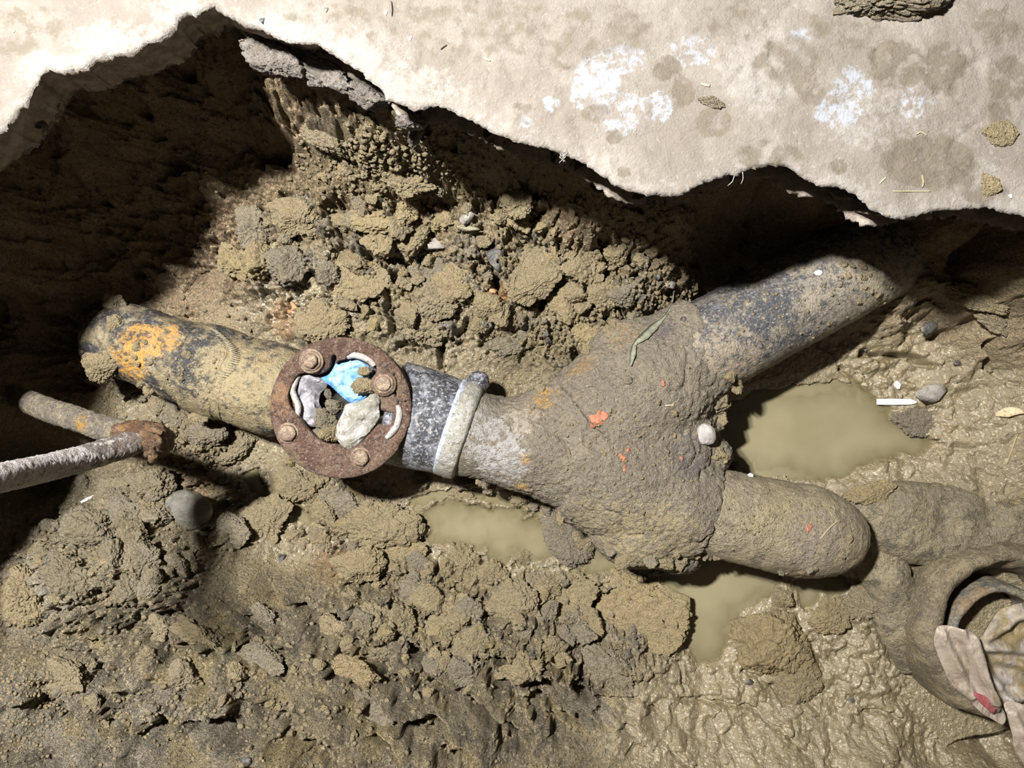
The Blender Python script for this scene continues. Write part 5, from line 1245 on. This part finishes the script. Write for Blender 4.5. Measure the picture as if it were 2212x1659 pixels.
for i, (px, py, r, lab) in enumerate([(1292, 905, 20, 'largest orange paint smear on the fitting'), (1344, 988, 8, 'orange paint dot below the largest smear'), (1349, 1013, 6, 'lowest orange paint dot on the fitting'), (1357, 972, 5, 'small orange fleck beside the orange dots'), (1472, 990, 5, 'orange fleck near the crotch of the fitting'), (1433, 828, 6, 'orange fleck at the upper right of the fitting'), (1748, 1140, 8, 'orange fleck on the rounded stub end')]):
    h = hit(px, py); s_ = (HC - h.z) / F; pl = []
    for k in range(22):
        a = k / 22 * 6.283; rr = r * (1 + .38 * math.sin(a * 2 + i * 2 + .8) + .25 * math.sin(a * 5 + i) + .1 * math.sin(a * 9)); pl.append((h.x + rr * s_ * math.cos(a) * .75, h.y + rr * s_ * math.sin(a)))
    def zf(A, B, d): return np.array([hit(*to_px(a, b, h.z)).z for a, b in zip(A, B)]) + .0009
    v, f = plate(pl, [], .0022, zf, .0016, 1)
    o = mk('paint_fleck', v, f, M['orange']); tag(o, lab, 'paint fleck', 'orange paint on the pipes'); recentre(o, h)
# on the slab
put('dirt_clod', BIG[4], c2, 1893, -10, 112, 56, .5, .05, 'large dark cracked mud cake on the slab at the top right', 'dirt clod', 'dirt on the slab', .2, .03)
put('dirt_clod', BIG[8], c1, 2161, 287, 31, 30, .3, .2, 'round yellow mud cake on the slab at the right edge', 'dirt clod', 'dirt on the slab', .2, .03)
put('dirt_clod', BIG[2], c1, 2138, 402, 23, 24, .4, .2, 'small yellow clod on the slab near its right rim', 'dirt clod', 'dirt on the slab', .2, .03)
put('dirt_clod', BIG[3], c2, 1542, 221, 28, 9, .5, -.3, 'elongated brown flake of mud on the slab centre', 'dirt clod', 'dirt on the slab', .2, .03)
for px, py, r, m, lab in [(886, 84, 7, 'white_stone', 'white chip on the slab near the top centre'), (834, 28, 7, 'white_stone', 'pale chip on the slab at the top edge'), (567, 45, 9, 'slate', 'blue-grey pebble on the slab above the broken corner'), (30, 67, 5, 'straw', 'yellow speck on the slab at the top left'), (705, 22, 7, 'grey_stone', 'grey pebble on the slab at the top edge left of centre'), (2183, 424, 7, 'white_stone', 'white chip on the slab near the right rim'), (1085, 280, 4, 'white_stone', 'tiny white chip by the slab edge')]:
    put('chip', STONE[0], M[m], px, py, r, r * .8, .6, .4, lab, 'chip', 'chips on the slab', .2, .2)
put('dirt_clod', BIG[1], c3, 1576, 815, 13, 13, .8, .2, 'yellow crumb where the diagonal pipe leaves the fitting', 'dirt clod', 'dirt on the pipes', .25, .1)
put('dirt_clod', BIG[5], c2, 1356, 819, 9, 9, .8, .2, 'greenish crumb below the leaf on the fitting', 'dirt clod', 'dirt on the pipes', .25, .1)
# cobweb tuft and root hairs at the slab rim
tf = []
rs = random.Random(3)
for i in range(26):
    a = rs.uniform(0, 6.28); L = rs.uniform(4, 15); x0, y0 = 1215 + rs.uniform(-4, 4), 338 + rs.uniform(-8, 8)
    tf.append(tube([at(x0, y0, .002), at(x0 + L * .5 * math.cos(a), y0 + L * .6 * math.sin(a), .006), at(x0 + L * math.cos(a) * .7, y0 + L * 1.1 * math.sin(a), .003)], [.0002, .00022, .0001], 5, .002))
v, f = merge(tf); o = mk('cobweb_tuft', v, f, M['pale_hair']); tag(o, 'pale cobweb tuft hanging at the slab edge', 'cobweb'); recentre(o, at(1215, 338, .003))
hv = [tube([at(1586, 380, 0), at(1582, 392, -.004), at(1572, 401, -.006)], [.0004, .0004, .0002], 6, .002), tube([at(1604, 372, 0), at(1605, 386, -.004), at(1600, 398, -.008)], [.0004, .0004, .0002], 6, .002)]
v, f = merge(hv); o = mk('root_hairs', v, f, M['pale_hair']); tag(o, 'two pale root hairs hanging from the slab rim', 'root'); recentre(o, at(1595, 385, -.003))

# ------------------------------------------------------------------ each repeat is told apart by the landmark it lies next to
MARKS = [('dark slate stone',1072,553),('light grey pitted stone',1010,472),('brick-orange stone',1062,633),('rusty brown stone',632,664),('ring flange',735,881),('green leaf',1405,710),('white plastic sliver',1938,868),('smooth dark boulder',392,1108),
 ('rusty pipe elbow',310,945),('cracked clay boulder',1668,1388),('wide flat clay slab',1364,1318),('smooth grey clay slab',1313,1448),('black stone',609,1206),('dark elongated chip',1173,1502),('upright grey-green clod',1225,1150),('pale concrete chunk',585,125),('rubble ledge',680,150),
 ('gravelly rubble lump',785,200),('raised pipe bead',990,930),('largest orange smear',1292,905),('white mortar lump',1524,938),('rounded stub end',1800,1150),('orange rust patch',310,735),('white splinter',190,1078),('mauve pebble',570,1372),('dark pebble at far left',100,1330),('scraped grey patch',800,1530),
 ('scraped middle lump',560,1420),('large crumb hummock',968,1360),('pinkish white chip',1768,590),('big crumbly shore clod',815,1135),('split grey clod',735,1085),('rounded clay block',1260,570),('tilted clay plate',1150,600),('wet-topped clay block',770,600),('dark bottom-edge stone',525,1645),('olive stone',590,530),
 ('small blue-black stone',703,545),('yellowish rubble pebble',685,181),('pale hanging fragment',895,290),('pale slab-edge lump',870,395),('clay island',1022,1132),('broad jutting clod',1199,1285),('pale pointed lump',55,1280),('yellow heap clod',282,1182),('lowest orange dot',1349,1013),('hub collar ribs',480,760),('upper ledge lump',700,300),('long grey-brown clod',1110,735),('bubbly clod',945,640),('yellow crumb',1576,815)]
DIRS = ['right', 'upper right', 'upper side', 'upper left', 'left', 'lower left', 'lower side', 'lower right']
RANK = ['nearest', 'second nearest', 'third nearest', 'fourth nearest', 'fifth nearest', 'sixth nearest', 'seventh nearest', 'eighth nearest', 'ninth nearest', 'tenth nearest', 'eleventh nearest', 'twelfth nearest']
bins = {}
for (o, px, py, mat, cat) in AUTO:
    d, nm, mx, my = min((math.hypot(px - x, py - y), n, x, y) for n, x, y in MARKS)
    k = int(round(math.atan2(my - py, px - mx) / (math.pi / 4))) % 8
    bins.setdefault((nm, k, cat), []).append((d, o))
for (nm, k, cat), L in bins.items():
    L.sort(key=lambda t: t[0])
    for i, (d, o) in enumerate(L):
        if i < len(RANK): o['label'] = '%s %s to the %s on its %s' % (RANK[i], cat, nm, DIRS[k])
